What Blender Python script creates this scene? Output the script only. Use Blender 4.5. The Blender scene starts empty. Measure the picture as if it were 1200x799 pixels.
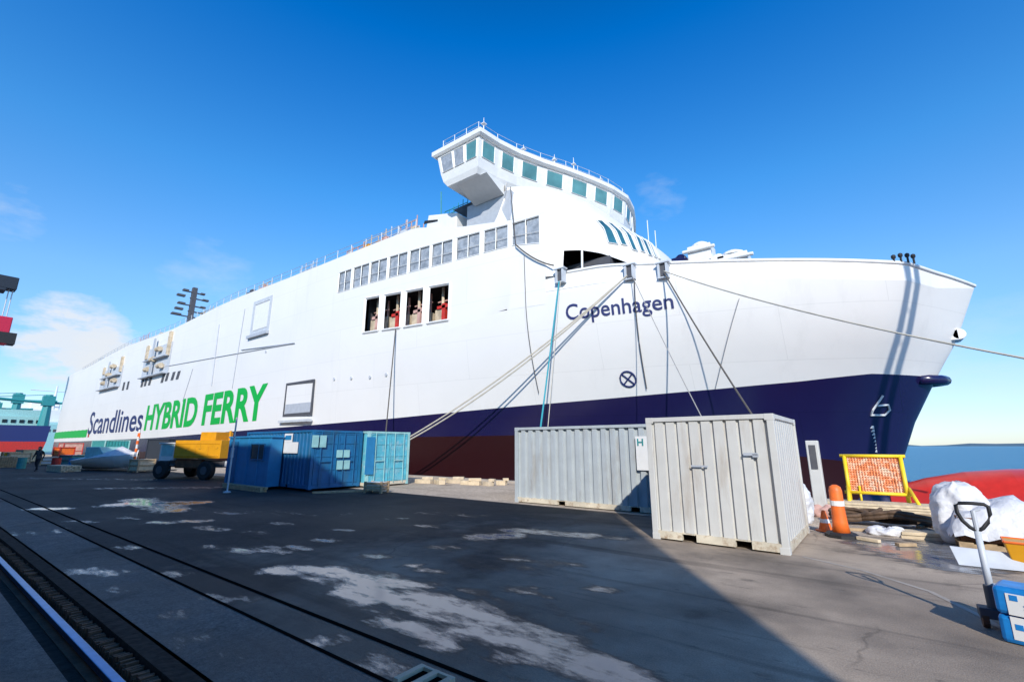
import bpy, math, random
from math import sin, cos, tan, pi, radians as R, sqrt
from mathutils import Vector, Matrix
random.seed(7)
SC = bpy.context.scene
COL = SC.collection
# ------------------------------------------------------------------ camera model
FPX = 16/36*1200; CU, CV = 600.0, 399.5
PITCH = math.atan(122.5/FPX); CAMH = 1.85
RX, RY, FX, FY = 0.8, 0.6, -0.6, 0.8      # camera right / forward on the ground
def ray(u, v):
    x = (u-CU)/FPX; zc = -(v-CV)/FPX
    Y = cos(PITCH)-zc*sin(PITCH); Z = sin(PITCH)+zc*cos(PITCH)
    return Vector((x*RX+Y*FX, x*RY+Y*FY, Z))
def G(u, v, z=0.0):
    d = ray(u, v); s = (z-CAMH)/d.z
    return Vector((d.x*s, d.y*s, z))
def PY(u, v, y):
    d = ray(u, v); s = y/d.y
    return Vector((d.x*s, y, CAMH+d.z*s))
def PX(u, v, x):
    d = ray(u, v); s = x/d.x
    return Vector((x, d.y*s, CAMH+d.z*s))
def hit(u, v, inside, s0=12, s1=160):
    d = ray(u, v); s = s0; p = None
    while s < s1:
        q = Vector((d.x*s, d.y*s, CAMH+d.z*s))
        if inside(q):
            a, b = s-.15, s
            for _ in range(14):
                m = (a+b)/2; q = Vector((d.x*m, d.y*m, CAMH+d.z*m))
                if inside(q): b = m
                else: a = m
            return Vector((d.x*b, d.y*b, CAMH+d.z*b))
        s += .15
    return Vector((d.x*s1, d.y*s1, CAMH+d.z*s1))
def interp(pts, x):
    if x <= pts[0][0]: return pts[0][1]
    for (a, b), (c, d) in zip(pts, pts[1:]):
        if x <= c: return b+(d-b)*(x-a)/(c-a)
    return pts[-1][1]
def sm(t): t = max(0, min(1, t)); return t*t*(3-2*t)
# ------------------------------------------------------------------ materials
MATS = {}
def mat(name, col, rough=.6, metal=0, var=.12, scale=3.0, bump=0, bscale=20, dirt=None, dscale=1.2, dlo=.5, dhi=.7, spec=.5, coat=0, streak=0):
    m = bpy.data.materials.new(name); m.use_nodes = True
    nt = m.node_tree; N = nt.nodes; L = nt.links; b = N['Principled BSDF']
    b.inputs['Roughness'].default_value = rough; b.inputs['Metallic'].default_value = metal
    b.inputs['Specular IOR Level'].default_value = spec
    b.inputs['Coat Weight'].default_value = coat
    tc = N.new('ShaderNodeTexCoord')
    no = N.new('ShaderNodeTexNoise'); no.inputs['Scale'].default_value = scale; no.inputs['Detail'].default_value = 6
    L.new(tc.outputs['Object'], no.inputs['Vector'])
    mr = N.new('ShaderNodeMapRange'); mr.inputs[1].default_value = .3; mr.inputs[2].default_value = .7
    mr.inputs[3].default_value = 1-var; mr.inputs[4].default_value = 1+var
    L.new(no.outputs['Fac'], mr.inputs[0])
    mx = N.new('ShaderNodeMix'); mx.data_type = 'RGBA'; mx.blend_type = 'MULTIPLY'; mx.inputs[0].default_value = 1
    mx.inputs[6].default_value = (*col, 1); L.new(mr.outputs[0], mx.inputs[7])
    out = mx.outputs[2]
    if dirt:
        n2 = N.new('ShaderNodeTexNoise'); n2.inputs['Scale'].default_value = dscale; n2.inputs['Detail'].default_value = 10; n2.inputs['Roughness'].default_value = .7
        if streak:
            mp = N.new('ShaderNodeMapping'); mp.inputs['Scale'].default_value = (1, 1, streak)
            L.new(tc.outputs['Object'], mp.inputs[0]); L.new(mp.outputs[0], n2.inputs['Vector'])
        else: L.new(tc.outputs['Object'], n2.inputs['Vector'])
        r2 = N.new('ShaderNodeMapRange'); r2.inputs[1].default_value = dlo; r2.inputs[2].default_value = dhi
        L.new(n2.outputs['Fac'], r2.inputs[0])
        m2 = N.new('ShaderNodeMix'); m2.data_type = 'RGBA'; L.new(r2.outputs[0], m2.inputs[0]); L.new(out, m2.inputs[6])
        m2.inputs[7].default_value = (*dirt, 1); out = m2.outputs[2]
    L.new(out, b.inputs['Base Color'])
    if bump:
        n3 = N.new('ShaderNodeTexNoise'); n3.inputs['Scale'].default_value = bscale; n3.inputs['Detail'].default_value = 5
        L.new(tc.outputs['Object'], n3.inputs['Vector'])
        bp = N.new('ShaderNodeBump'); bp.inputs['Strength'].default_value = bump; bp.inputs['Distance'].default_value = .03
        L.new(n3.outputs['Fac'], bp.inputs['Height']); L.new(bp.outputs[0], b.inputs['Normal'])
    MATS[name] = m; return m
def hullmat(name, col, rough, seam=.89):
    m = mat(name, col, rough, var=.02, scale=.25, dirt=tuple(c*.86 for c in col), dscale=.5, dlo=.56, dhi=.85, streak=.12)
    nt = m.node_tree; N = nt.nodes; L = nt.links; b = N['Principled BSDF']
    src = b.inputs['Base Color'].links[0].from_socket
    tc = N.new('ShaderNodeTexCoord'); mp = N.new('ShaderNodeMapping'); mp.inputs['Rotation'].default_value = (R(90), 0, 0)
    L.new(tc.outputs['Object'], mp.inputs[0])
    br = N.new('ShaderNodeTexBrick'); br.inputs['Scale'].default_value = 1; br.inputs['Brick Width'].default_value = 9; br.inputs['Row Height'].default_value = 2.6
    br.inputs['Mortar Size'].default_value = .022; br.inputs['Mortar Smooth'].default_value = .6
    br.inputs['Color1'].default_value = (1, 1, 1, 1); br.inputs['Color2'].default_value = (.985, .985, .985, 1); br.inputs['Mortar'].default_value = (seam, seam, seam, 1)
    L.new(mp.outputs[0], br.inputs['Vector'])
    mx = N.new('ShaderNodeMix'); mx.data_type = 'RGBA'; mx.blend_type = 'MULTIPLY'; mx.inputs[0].default_value = 1
    L.new(src, mx.inputs[6]); L.new(br.outputs['Color'], mx.inputs[7]); L.new(mx.outputs[2], b.inputs['Base Color'])
    # slight unevenness of the welded plating
    n3 = N.new('ShaderNodeTexNoise'); n3.inputs['Scale'].default_value = .9; L.new(tc.outputs['Object'], n3.inputs['Vector'])
    bp = N.new('ShaderNodeBump'); bp.inputs['Strength'].default_value = .25; bp.inputs['Distance'].default_value = .06
    L.new(n3.outputs['Fac'], bp.inputs['Height']); L.new(bp.outputs[0], b.inputs['Normal'])
    return m
M = MATS
hullmat('hull_white', (.75, .74, .725), .45)
hullmat('hull_navy', (.012, .010, .058), .22, .8)
hullmat('hull_red', (.024, .003, .004), .4, .85)
mat('white_paint', (.74, .74, .73), .45, var=.04)
mat('grey_paint_shade', (.42, .45, .5), .5, var=.08)  # real grey paint, and the painted shade of the deckhouse
mat('light_grey', (.5, .53, .57), .5, var=.1)
mat('dark_grey', (.08, .08, .09), .6)
mat('crane_dark', (.012, .02, .035), .6)
mat('grime', (.035, .028, .024), .9, var=.4, scale=9, bump=.4, spec=.15)
mat('joint', (.006, .006, .006), 1.0, spec=0)
mat('black', (.015, .015, .017), .6)
mat('film', (.27, .30, .34), .35, var=.3, scale=2.5, dirt=(.45, .47, .5), dscale=3, dlo=.5, dhi=.7)
mat('glass_blue', (.03, .13, .18), .06, spec=.8, var=.3, scale=.7)
mat('glass_teal', (.09, .24, .25), .05, spec=.8, var=.3, scale=.7)
mat('glass_dark', (.015, .025, .03), .05, spec=.8)
mat('navy_letter', (.02, .03, .13), .5, var=.03)
mat('green_letter', (.0, .40, .05), .5, var=.03)
mat('deck_grey', (.25, .27, .28), .8)
mat('primer_pink', (.55, .33, .28), .7, var=.25, scale=2)
mat('beige', (.55, .45, .32), .7, var=.3, scale=2)
mat('crane_red', (.50, .012, .05), .5)
mat('red_paint', (.55, .03, .02), .5, var=.15, dirt=(.3, .05, .03), dscale=2)
mat('red_float', (.60, .03, .02), .35, var=.1, dirt=(.45, .03, .02), dscale=.8, dlo=.5, dhi=.75)
mat('yellow_paint', (.66, .30, .01), .4, var=.1, dirt=(.15, .08, .02), dscale=2.5, dlo=.6, dhi=.75)
mat('yellow_bright', (.85, .60, .02), .45, var=.1)
mat('orange_paint', (.85, .16, .02), .5, var=.15, dirt=(.5, .12, .04), dscale=5)
mat('orange_net', (.80, .26, .10), .7, var=.3, scale=12, dirt=(.75, .55, .40), dscale=6, dlo=.45, dhi=.6)
mat('tyre', (.02, .02, .02), .85, bump=.3)
mat('steel', (.35, .36, .38), .35, metal=.8)
mat('rail_sky_sheen', (.07, .19, .42), .34, metal=1, var=.15, scale=8)  # steel with the blue of the reflected sky painted into its colour
mat('rust', (.14, .06, .03), .85, bump=.5, var=.4)
mat('cont_white', (.56, .555, .53), .55, var=.05, dirt=(.36, .29, .22), dscale=2.2, dlo=.53, dhi=.82, streak=.18)
mat('cont_base', (.62, .56, .44), .7, var=.2, dirt=(.30, .20, .12), dscale=6, dlo=.5, dhi=.7)
mat('cont_grey', (.42, .46, .48), .45, var=.06, dirt=(.26, .22, .18), dscale=2.4, dlo=.54, dhi=.82, streak=.2)
mat('cont_blue', (.01, .13, .30), .5, var=.12, dirt=(.03, .10, .16), dscale=2, dlo=.5, dhi=.75, streak=.3)
mat('cont_blue_light', (.02, .20, .42), .5, var=.1)
mat('cont_cyan', (.10, .42, .52), .5, var=.15, dirt=(.35, .50, .55), dscale=2.5, dlo=.5, dhi=.7)
mat('teal', (.03, .25, .26), .5, var=.15)
mat('teal_pale', (.30, .55, .55), .6, var=.15)
mat('wood', (.42, .30, .18), .8, var=.3, scale=7, bump=.3)
mat('wood_pale', (.62, .50, .34), .8, var=.2, scale=6, bump=.3)
mat('concrete_edge', (.38, .33, .28), .85, var=.15, scale=1.5, bump=.4, dirt=(.22, .18, .15), dscale=1.2)
mat('bag', (.66, .66, .68), .6, var=.1, scale=3, bump=1.0, bscale=7, dirt=(.5, .48, .45), dscale=3, dlo=.55, dhi=.8)
mat('blue_pack', (.01, .20, .55), .35, var=.25, scale=6)
mat('rope_pale', (.50, .46, .38), .9); mat('rope_grey', (.32, .31, .30), .9); mat('rope_teal', (.03, .30, .36), .8); mat('rope_dark', (.10, .09, .08), .9)
mat('hose', (.10, .06, .035), .8, var=.4, scale=8)
mat('skin', (.45, .27, .2), .6); mat('cloth_dark', (.015, .017, .025), .9); mat('cloth_grey', (.05, .05, .06), .9)
mat('facade', (.30, .31, .33), .6, var=.1); mat('brick', (.30, .13, .08), .85, var=.25, scale=5)
mat('land', (.03, .05, .05), .95)
mat('shore_blue', (.08, .14, .18), .9)
# ------------------------------------------------------------------ mesh builder
ORG = {}
class MB:
    def __init__(s): s.v = []; s.f = []; s.m = []
    def add(s, vs, fs, mi=0):
        o = len(s.v); s.v += [Vector(p) for p in vs]; s.f += [tuple(i+o for i in f) for f in fs]; s.m += [mi]*len(fs); return s
    def box(s, a, b, mi=0, c=None, ax=None):
        x0, y0, z0 = a; x1, y1, z1 = b
        vs = [(x, y, z) for x in (x0, x1) for y in (y0, y1) for z in (z0, z1)]
        return s.add(vs, [(0, 1, 3, 2), (4, 6, 7, 5), (0, 4, 5, 1), (2, 3, 7, 6), (0, 2, 6, 4), (1, 5, 7, 3)], mi)
    def obox(s, c, u, v, w, hu, hv, hw, mi=0):   # centre, unit axes, half sizes
        c = Vector(c); u = Vector(u)*hu; v = Vector(v)*hv; w = Vector(w)*hw
        vs = [c+u*i+v*j+w*k for i in (-1, 1) for j in (-1, 1) for k in (-1, 1)]
        return s.add(vs, [(0, 1, 3, 2), (4, 6, 7, 5), (0, 4, 5, 1), (2, 3, 7, 6), (0, 2, 6, 4), (1, 5, 7, 3)], mi)
    def tube(s, pts, r, n=8, mi=0, cap=True):
        pts = [Vector(p) for p in pts]; rings = []
        rr = r if isinstance(r, (list, tuple)) else [r]*len(pts)
        for i, p in enumerate(pts):
            t = (pts[min(i+1, len(pts)-1)]-pts[max(i-1, 0)]).normalized()
            up = Vector((0, 0, 1)) if abs(t.z) < .95 else Vector((1, 0, 0))
            a = t.cross(up).normalized(); b = t.cross(a)
            rings.append([p+(a*cos(2*pi*k/n)+b*sin(2*pi*k/n))*rr[i] for k in range(n)])
        vs = [q for ring in rings for q in ring]; fs = []
        for i in range(len(pts)-1):
            for k in range(n):
                fs.append((i*n+k, i*n+(k+1) % n, (i+1)*n+(k+1) % n, (i+1)*n+k))
        if cap: fs += [tuple(range(n))[::-1], tuple((len(pts)-1)*n+k for k in range(n))]
        return s.add(vs, fs, mi)
    def quadprism(s, q, off, mi=0):      # q: 4+ corners, extruded by off
        q = [Vector(p) for p in q]; n = len(q); off = Vector(off)
        vs = q+[p+off for p in q]
        fs = [tuple(range(n)), tuple(range(2*n-1, n-1, -1))]+[(i, i+n, (i+1) % n+n, (i+1) % n) for i in range(n)]
        return s.add(vs, fs, mi)
    def lathe(s, c, prof, n=20, mi=0):
        c = Vector(c); vs = [c+Vector((r*cos(2*pi*k/n), r*sin(2*pi*k/n), z)) for r, z in prof for k in range(n)]
        fs = [(i*n+k, i*n+(k+1) % n, (i+1)*n+(k+1) % n, (i+1)*n+k) for i in range(len(prof)-1) for k in range(n)]
        fs += [tuple(range(n))[::-1], tuple((len(prof)-1)*n+k for k in range(n))]
        return s.add(vs, fs, mi)
    def build(s, name, m, parent=None, smooth=False, org=None, bevel=0):
        o0 = Vector(org) if org is not None else (ORG[parent.name] if parent else Vector((0, 0, 0)))
        me = bpy.data.meshes.new(name); me.from_pydata([p-o0 for p in s.v], [], s.f)
        for mm in (m if isinstance(m, (list, tuple)) else [m]): me.materials.append(M[mm])
        me.polygons.foreach_set('material_index', s.m); 
        me.validate(); me.update()
        import bmesh
        bm = bmesh.new(); bm.from_mesh(me); bmesh.ops.recalc_face_normals(bm, faces=bm.faces); bm.to_mesh(me); bm.free()
        if smooth:
            for p in me.polygons: p.use_smooth = True
        o = bpy.data.objects.new(name, me); COL.objects.link(o); ORG[o.name] = o0
        if parent: o.parent = parent
        else: o.location = o0
        if smooth == 'auto':
            me.shade_auto = True if hasattr(me, 'shade_auto') else None
        if bevel:
            b = o.modifiers.new('bevel', 'BEVEL'); b.width = bevel; b.segments = 2; b.limit_method = 'ANGLE'
        return o
def tag(o, label=None, cat=None, group=None, kind=None):
    if label: o['label'] = label
    if cat: o['category'] = cat
    if group: o['group'] = group
    if kind: o['kind'] = kind
    return o
def thing(name, label, cat, loc, group=None):
    o = bpy.data.objects.new(name, None); COL.objects.link(o); o.location = loc; o.empty_display_size = .3
    ORG[o.name] = Vector(loc); return tag(o, label, cat, group)
def turn(o, deg): o.rotation_euler = (0, 0, R(deg))

# ------------------------------------------------------------------ ground, quay, water
WET = []   # (p0, p1, half width, strength)
def wet(u0, v0, u1, v1, w, s=1.0): WET.append((G(u0, v0), G(u1, v1), w, s))
wet(140, 591, 225, 589, .55, .95); wet(160, 585, 205, 598, .5, .8); wet(44, 596, 72, 596, .30, 1); wet(180, 612, 240, 610, .3, .65)
wet(235, 617, 262, 621, .2, .6); wet(280, 644, 300, 646, .2, .8); wet(312, 641, 336, 647, .16, .7)
wet(325, 667, 392, 668, .28, 1); wet(392, 672, 470, 690, .42, .85); wet(400, 693, 432, 706, .14, 1); wet(430, 690, 560, 722, .42, .9)
wet(520, 715, 650, 762, .34, .85); wet(640, 755, 760, 810, .26, .95); wet(476, 733, 530, 757, .14, .95); wet(475, 662, 490, 662, .1, .8)
wet(560, 629, 604, 627, .3, .85); wet(600, 621, 690, 627, .3, .75); wet(690, 630, 735, 631, .2, .5); wet(640, 700, 690, 738, .1, .4)
wet(545, 690, 565, 694, .12, .5); wet(430, 612, 470, 607, .3, .35); wet(120, 572, 255, 571, .5, .5); wet(30, 560, 180, 562, .6, .4)
wet(20, 625, 60, 623, .5, .45); wet(90, 668, 135, 672, .2, .75); wet(110, 690, 150, 690, .25, .35); wet(200, 745, 290, 770, .2, .4); wet(420, 770, 470, 785, .2, .6)
wet(330, 715, 380, 722, .22, .35); wet(1040, 640, 1110, 660, .6, .9); wet(1080, 625, 1130, 650, .5, .9); wet(560, 660, 650, 672, .3, .25); wet(300, 600, 400, 604, .5, .3)
wet(500, 600, 560, 604, .35, .35); wet(600, 655, 680, 662, .2, .4)
for u_, v_ in ((95, 610), (150, 606), (265, 600), (300, 622), (330, 612), (350, 640), (380, 632), (440, 650), (505, 668), (520, 640), (400, 620), (500, 615), (250, 640), (150, 640), (610, 690), (700, 690), (590, 770), (690, 790), (440, 728), (380, 750), (300, 700), (200, 672), (250, 700), (210, 720)):
    wet(u_-9, v_, u_+12, v_+2, .16, .52+.12*((u_*7) % 3)/2)
def seg(p, a, b):
    d = b-a; t = max(0, min(1, (p-a).dot(d)/max(d.dot(d), 1e-9))); return (p-a-d*t).length
def wetness(x, y):
    p = Vector((x, y, 0)); w = 0
    for a, b, hw, s in WET:
        if abs(p.x-(a.x+b.x)/2) > abs(a.x-b.x)/2+hw*2.6 or abs(p.y-(a.y+b.y)/2) > abs(a.y-b.y)/2+hw*2.6: continue
        w = max(w, s*(1-sm((seg(p, a, b)/hw-.2)/1.7)))
    return w
def frange(a, b, n): return [a+(b-a)*i/n for i in range(n+1)]
def pave(name, xs, ys, z, m):
    v = [(x, y, z) for x in xs for y in ys]; ny = len(ys)
    f = [(i*ny+j, (i+1)*ny+j, (i+1)*ny+j+1, i*ny+j+1) for i in range(len(xs)-1) for j in range(ny-1)]
    me = bpy.data.meshes.new(name); me.from_pydata(v, [], f); me.materials.append(m)
    a = me.attributes.new('wet', 'FLOAT', 'POINT'); a.data.foreach_set('value', [wetness(p[0], p[1]) for p in v])
    o = bpy.data.objects.new(name, me); COL.objects.link(o); tag(o, kind='structure'); return o
def ground_mat(name, base, base2, wetcol, tyre=False, rough=.8, lit_tone=None):
    m = bpy.data.materials.new(name); m.use_nodes = True; nt = m.node_tree; N = nt.nodes; L = nt.links; b = N['Principled BSDF']
    tc = N.new('ShaderNodeTexCoord')
    def noise(s, d=8, r=.6, mp=None):
        n = N.new('ShaderNodeTexNoise'); n.inputs['Scale'].default_value = s; n.inputs['Detail'].default_value = d; n.inputs['Roughness'].default_value = r
        if mp:
            q = N.new('ShaderNodeMapping'); q.inputs['Scale'].default_value = mp; L.new(tc.outputs['Object'], q.inputs[0]); L.new(q.outputs[0], n.inputs['Vector'])
        else: L.new(tc.outputs['Object'], n.inputs['Vector'])
        return n.outputs['Fac']
    def rng(s, a, b_, c=0, d=1):
        r = N.new('ShaderNodeMapRange'); r.inputs[1].default_value = a; r.inputs[2].default_value = b_; r.inputs[3].default_value = c; r.inputs[4].default_value = d
        L.new(s, r.inputs[0]); return r.outputs[0]
    def mix(f, a, c, bt='MIX'):
        x = N.new('ShaderNodeMix'); x.data_type = 'RGBA'; x.blend_type = bt
        if isinstance(f, float): x.inputs[0].default_value = f
        else: L.new(f, x.inputs[0])
        for s, i in ((a, 6), (c, 7)):
            if isinstance(s, tuple): x.inputs[i].default_value = (*s, 1)
            else: L.new(s, x.inputs[i])
        return x.outputs[2]
    c = mix(rng(noise(.5), .35, .7), base, base2)
    grain = noise(90, 3)
    c = mix(1.0, c, rng(grain, .3, .7, .72, 1.28), 'MULTIPLY')
    c = mix(1.0, c, rng(noise(6, 6), .3, .7, .8, 1.2), 'MULTIPLY')
    c = mix(1.0, c, rng(noise(26, 5, .7), .35, .65, .68, 1.32), 'MULTIPLY')
    if lit_tone:  # sunlit brightness painted into the colour towards +x, shaded side kept dark
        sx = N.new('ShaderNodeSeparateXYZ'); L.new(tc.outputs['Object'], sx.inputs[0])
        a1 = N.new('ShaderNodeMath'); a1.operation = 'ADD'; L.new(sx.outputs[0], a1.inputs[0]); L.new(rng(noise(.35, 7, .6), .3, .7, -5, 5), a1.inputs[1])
        dm = rng(a1.outputs[0], -8, 0); c = mix(dm, c, mix(rng(noise(.8), .35, .7), lit_tone, tuple(k*1.25 for k in lit_tone)))
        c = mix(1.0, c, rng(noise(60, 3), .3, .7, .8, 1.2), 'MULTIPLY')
    # long dark traffic marks along the quay
    c = mix(rng(noise(1.2, 5, .6, (.06, 1.6, 1)), .56, .66, 0, .45), c, tuple(k*.45 for k in base))
    # small dried salt specks
    c = mix(rng(noise(3.5, 12, .75), .68, .74, 0, .5), c, tuple(min(1, k*2.6) for k in base2))
    # hairline cracks and scattered grit
    vo = N.new('ShaderNodeTexVoronoi'); vo.feature = 'DISTANCE_TO_EDGE'; vo.inputs['Scale'].default_value = .55
    nv_ = N.new('ShaderNodeTexNoise'); nv_.inputs['Scale'].default_value = 1.3; nv_.inputs['Detail'].default_value = 8; L.new(tc.outputs['Object'], nv_.inputs['Vector'])
    vx = N.new('ShaderNodeMix'); vx.data_type = 'VECTOR'; vx.inputs[0].default_value = .35; L.new(tc.outputs['Object'], vx.inputs[4]); L.new(nv_.outputs['Color'], vx.inputs[5]); L.new(vx.outputs[1], vo.inputs['Vector'])
    ck = rng(vo.outputs['Distance'], .002, .009, 1, 0); cm = N.new('ShaderNodeMath'); cm.operation = 'MULTIPLY'; L.new(ck, cm.inputs[0]); L.new(rng(noise(.3, 3, .5), .5, .6, 0, .38), cm.inputs[1])
    c = mix(cm.outputs[0], c, tuple(k*.3 for k in base))
    vg = N.new('ShaderNodeTexVoronoi'); vg.inputs['Scale'].default_value = 14; L.new(tc.outputs['Object'], vg.inputs['Vector'])
    gm = N.new('ShaderNodeMath'); gm.operation = 'MULTIPLY'; L.new(rng(vg.outputs['Distance'], .05, .12, .8, 0), gm.inputs[0]); L.new(rng(noise(1.1, 4, .6), .48, .6, 0, 1), gm.inputs[1])
    c = mix(gm.outputs[0], c, (.34, .31, .27))
    # oil stains
    c = mix(rng(noise(.9, 6, .55, (1, .7, 1)), .62, .72, 0, .6), c, (.02, .019, .018))
    at = N.new('ShaderNodeAttribute'); at.attribute_name = 'wet'
    add = N.new('ShaderNodeMath'); add.operation = 'ADD'; L.new(at.outputs['Fac'], add.inputs[0])
    nn = rng(noise(2.0, 14, .72, (.75, 2.0, 1)), .3, .7, -.55, .42); L.new(nn, add.inputs[1])
    w = rng(add.outputs[0], .40, .80)
    damp = rng(add.outputs[0], .12, .5)
    n_damp = rng(noise(.22, 5, .55), .45, .62, 0, .5)
    mxd = N.new('ShaderNodeMath'); mxd.operation = 'MAXIMUM'; L.new(damp, mxd.inputs[0]); L.new(n_damp, mxd.inputs[1])
    c = mix(mxd.outputs[0], c, tuple(k*.62 for k in base))
    # puddle areas mixed towards their own colour
    c = mix(w, c, wetcol)
    L.new(c, b.inputs['Base Color'])
    r1 = N.new('ShaderNodeMix'); r1.data_type = 'FLOAT'; L.new(mxd.outputs[0], r1.inputs[0]); r1.inputs[2].default_value = rough; r1.inputs[3].default_value = .5
    r2 = N.new('ShaderNodeMix'); r2.data_type = 'FLOAT'; L.new(w, r2.inputs[0]); L.new(r1.outputs[0], r2.inputs[2]); r2.inputs[3].default_value = .06
    L.new(r2.outputs[0], b.inputs['Roughness'])
    L.new(rng(w, 0, 1, .22, .9), b.inputs['Specular IOR Level'])
    bp = N.new('ShaderNodeBump'); bp.inputs['Distance'].default_value = .012
    inv = rng(w, 0, 1, .7, .04); L.new(inv, bp.inputs['Strength'])
    L.new(grain, bp.inputs['Height']); L.new(bp.outputs[0], b.inputs['Normal'])
    M[name] = m; return m
AS = ground_mat('asphalt', (.030, .029, .030), (.055, .051, .050), (.20, .20, .21), lit_tone=(.38, .305, .235))
CO = ground_mat('concrete_strip', (.12, .11, .10), (.20, .185, .17), (.16, .16, .17))
CE = ground_mat('quay_concrete_sunlit', (.40, .33, .26), (.52, .43, .34), (.10, .10, .11), rough=.9)
QE = 19.6
xs = [-700, -300, -150, -90]+frange(-70, -30, 80)+frange(-29.8, 6, 240)+[10, 20, 60, 200]
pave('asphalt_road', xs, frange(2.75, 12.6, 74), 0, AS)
pave('concrete_path', xs, frange(1.90, 2.73, 8), .006, CO)
pave('concrete_pavement', xs, [-300, -60, -20, -8, -3, -1, 0, 1.2], .004, CO)
xs2 = [-700, -300, -150, -90, -60, -40]+frange(-30, 8, 180)+[20, 60, 200]
pave('quay_apron', xs2, frange(12.62, QE-.4, 40), .004, CE)  # pale concrete carried in to the warehouse shadow edge, sunlit tone painted in
b = MB(); b.box((-700, -300, -6), (200, QE-.41, -.10)); tag(b.build('quay_ground', 'grime'), kind='structure')
b = MB(); b.box((-700, QE-.4, -6), (200, QE, .10)); tag(b.build('quay_kerb', 'concrete_edge'), kind='structure')
b = MB(); b.box((-700, 1.70, -.1), (200, 1.86, .012)); tag(b.build('trench_kerb', 'grime'), kind='structure')
# rough gravel ridge in rail trench
b = MB()
for i in range(900):
    x = -32+i*.034; b.box((x, 1.56+random.random()*.03, -.1), (x+.028, 1.66+random.random()*.03, -.05+random.random()*.045))
tag(b.build('ballast_gravel', 'rust'), kind='stuff')
# crane rail (one long thing)
r = thing('crane_rail', 'long shiny steel crane rail sunk in a dark trench along the quay', 'rail', (-40, 1.45, -.1))
b = MB(); b.box((-320, 1.415, -.06), (60, 1.487, .0)); b.build('rail_head', 'rail_sky_sheen', r, bevel=.008)
b = MB(); b.box((-320, 1.44, -.09), (60, 1.462, -.061)); b.box((-320, 1.36, -.099), (60, 1.54, -.091)); b.build('rail_web', 'rust', r)
for yy_, w_, nm_ in ((3.2, .028, 1), (2.735, .022, 2)):
    b = MB(); b.add([(-120, yy_-w_, .010 if nm_ == 2 else .004), (8, yy_-w_, .010 if nm_ == 2 else .004), (8, yy_+w_, .010 if nm_ == 2 else .004), (-120, yy_+w_, .010 if nm_ == 2 else .004)], [(0, 1, 2, 3)])
    tag(b.build('pavement_joint', 'joint'), kind='structure')
# pale patching seam across the sunlit asphalt
b = MB()
pts = [G(940, 652), G(1010, 668), G(1090, 693), G(1150, 722), G(1200, 752)]
for a, c in zip(pts, pts[1:]):
    d = (c-a).normalized(); n = Vector((-d.y, d.x, 0))*.035; b.add([a-n+Vector((0, 0, .004)), c-n+Vector((0, 0, .004)), c+n+Vector((0, 0, .004)), a+n+Vector((0, 0, .004))], [(0, 1, 2, 3)])
tag(b.build('asphalt_joint', 'concrete_edge'), kind='structure')
# sea
m = bpy.data.materials.new('sea'); m.use_nodes = True; nt = m.node_tree; pb = nt.nodes['Principled BSDF']
pb.inputs['Base Color'].default_value = (.0, .15, .27, 1); pb.inputs['Roughness'].default_value = .3; pb.inputs['Specular IOR Level'].default_value = .3
tc = nt.nodes.new('ShaderNodeTexCoord'); wn = nt.nodes.new('ShaderNodeTexNoise'); wn.inputs['Scale'].default_value = .9; wn.inputs['Detail'].default_value = 8
mp = nt.nodes.new('ShaderNodeMapping'); mp.inputs['Rotation'].default_value = (0, 0, R(37)); mp.inputs['Scale'].default_value = (.5, 1.6, 1)
nt.links.new(tc.outputs['Object'], mp.inputs[0]); nt.links.new(mp.outputs[0], wn.inputs['Vector'])
bp = nt.nodes.new('ShaderNodeBump'); bp.inputs['Strength'].default_value = 1; bp.inputs['Distance'].default_value = .5
nt.links.new(wn.outputs['Fac'], bp.inputs['Height']); nt.links.new(bp.outputs[0], pb.inputs['Normal']); M['sea'] = m
b = MB(); b.add([(-9000, QE+.01, -1.6), (9000, QE+.01, -1.6), (9000, 9000, -1.6), (-9000, 9000, -1.6)], [(0, 1, 2, 3)]); tag(b.build('sea_water', 'sea'), kind='structure')
b = MB()
prev = None
for i in range(60):
    a = R(60+i*1.6); dd = 4200; p = Vector((dd*cos(a), dd*sin(a), -1.6)); h = 14+8*sin(i*.7)+6*sin(i*1.9)
    q = p*1.15
    cur = [Vector((p.x, p.y, -1.8)), Vector((p.x*1.04, p.y*1.04, h)), Vector((q.x, q.y, -1.8))]
    if prev: b.add(prev+cur, [(0, 3, 4, 1), (1, 4, 5, 2)])
    prev = cur
tag(b.build('far_hills', 'shore_blue'), kind='structure')

# ------------------------------------------------------------------ FERRY
YC = 34.0; BH = 13.0; X0 = -45.0; WL = -1.6
STEM = [(-3, .6), (-1.5, 1.0), (1.9, 1.9), (5.7, 3.9), (7.4, 4.9), (10.6, 6.2), (30, 6.2)]
def stemx(z): return interp(STEM, z)
def hbt(t, z):
    k = sm((z+1.5)/12.0)
    t = max(0, min(1, t)); n = 1.9+.3*k; e = .75-.35*k
    f = max(0, 1-t**n)**e
    if t > .94:
        f0 = (1-.94**n)**e; f = f*(1-k)+k*min(f, f0*((1-t)/.06)**.95)
    return BH*f
def hb(x, z):
    if x < X0:
        return BH-(.8*((-x-130)/14)**2 if x < -130 else 0)
    xs_ = stemx(z)
    if x >= xs_: return 0
    return hbt((x-X0)/(xs_-X0), z)
def in_hull(q): return -143 < q.x < stemx(q.z) and q.y > YC-hb(q.x, q.z) and q.y < YC+1
def H(u, v): return hit(u, v, in_hull)
def onhull(x, z, off=.03):
    y = YC-hb(x, z); e = .2; dy = (-(hb(x+e, z))+hb(x-e, z))/(2*e); dz = (-(hb(x, z+e))+hb(x, z-e))/(2*e)
    n = Vector((dy, -1, dz)).normalized(); return Vector((x, y, z))+n*off
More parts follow.
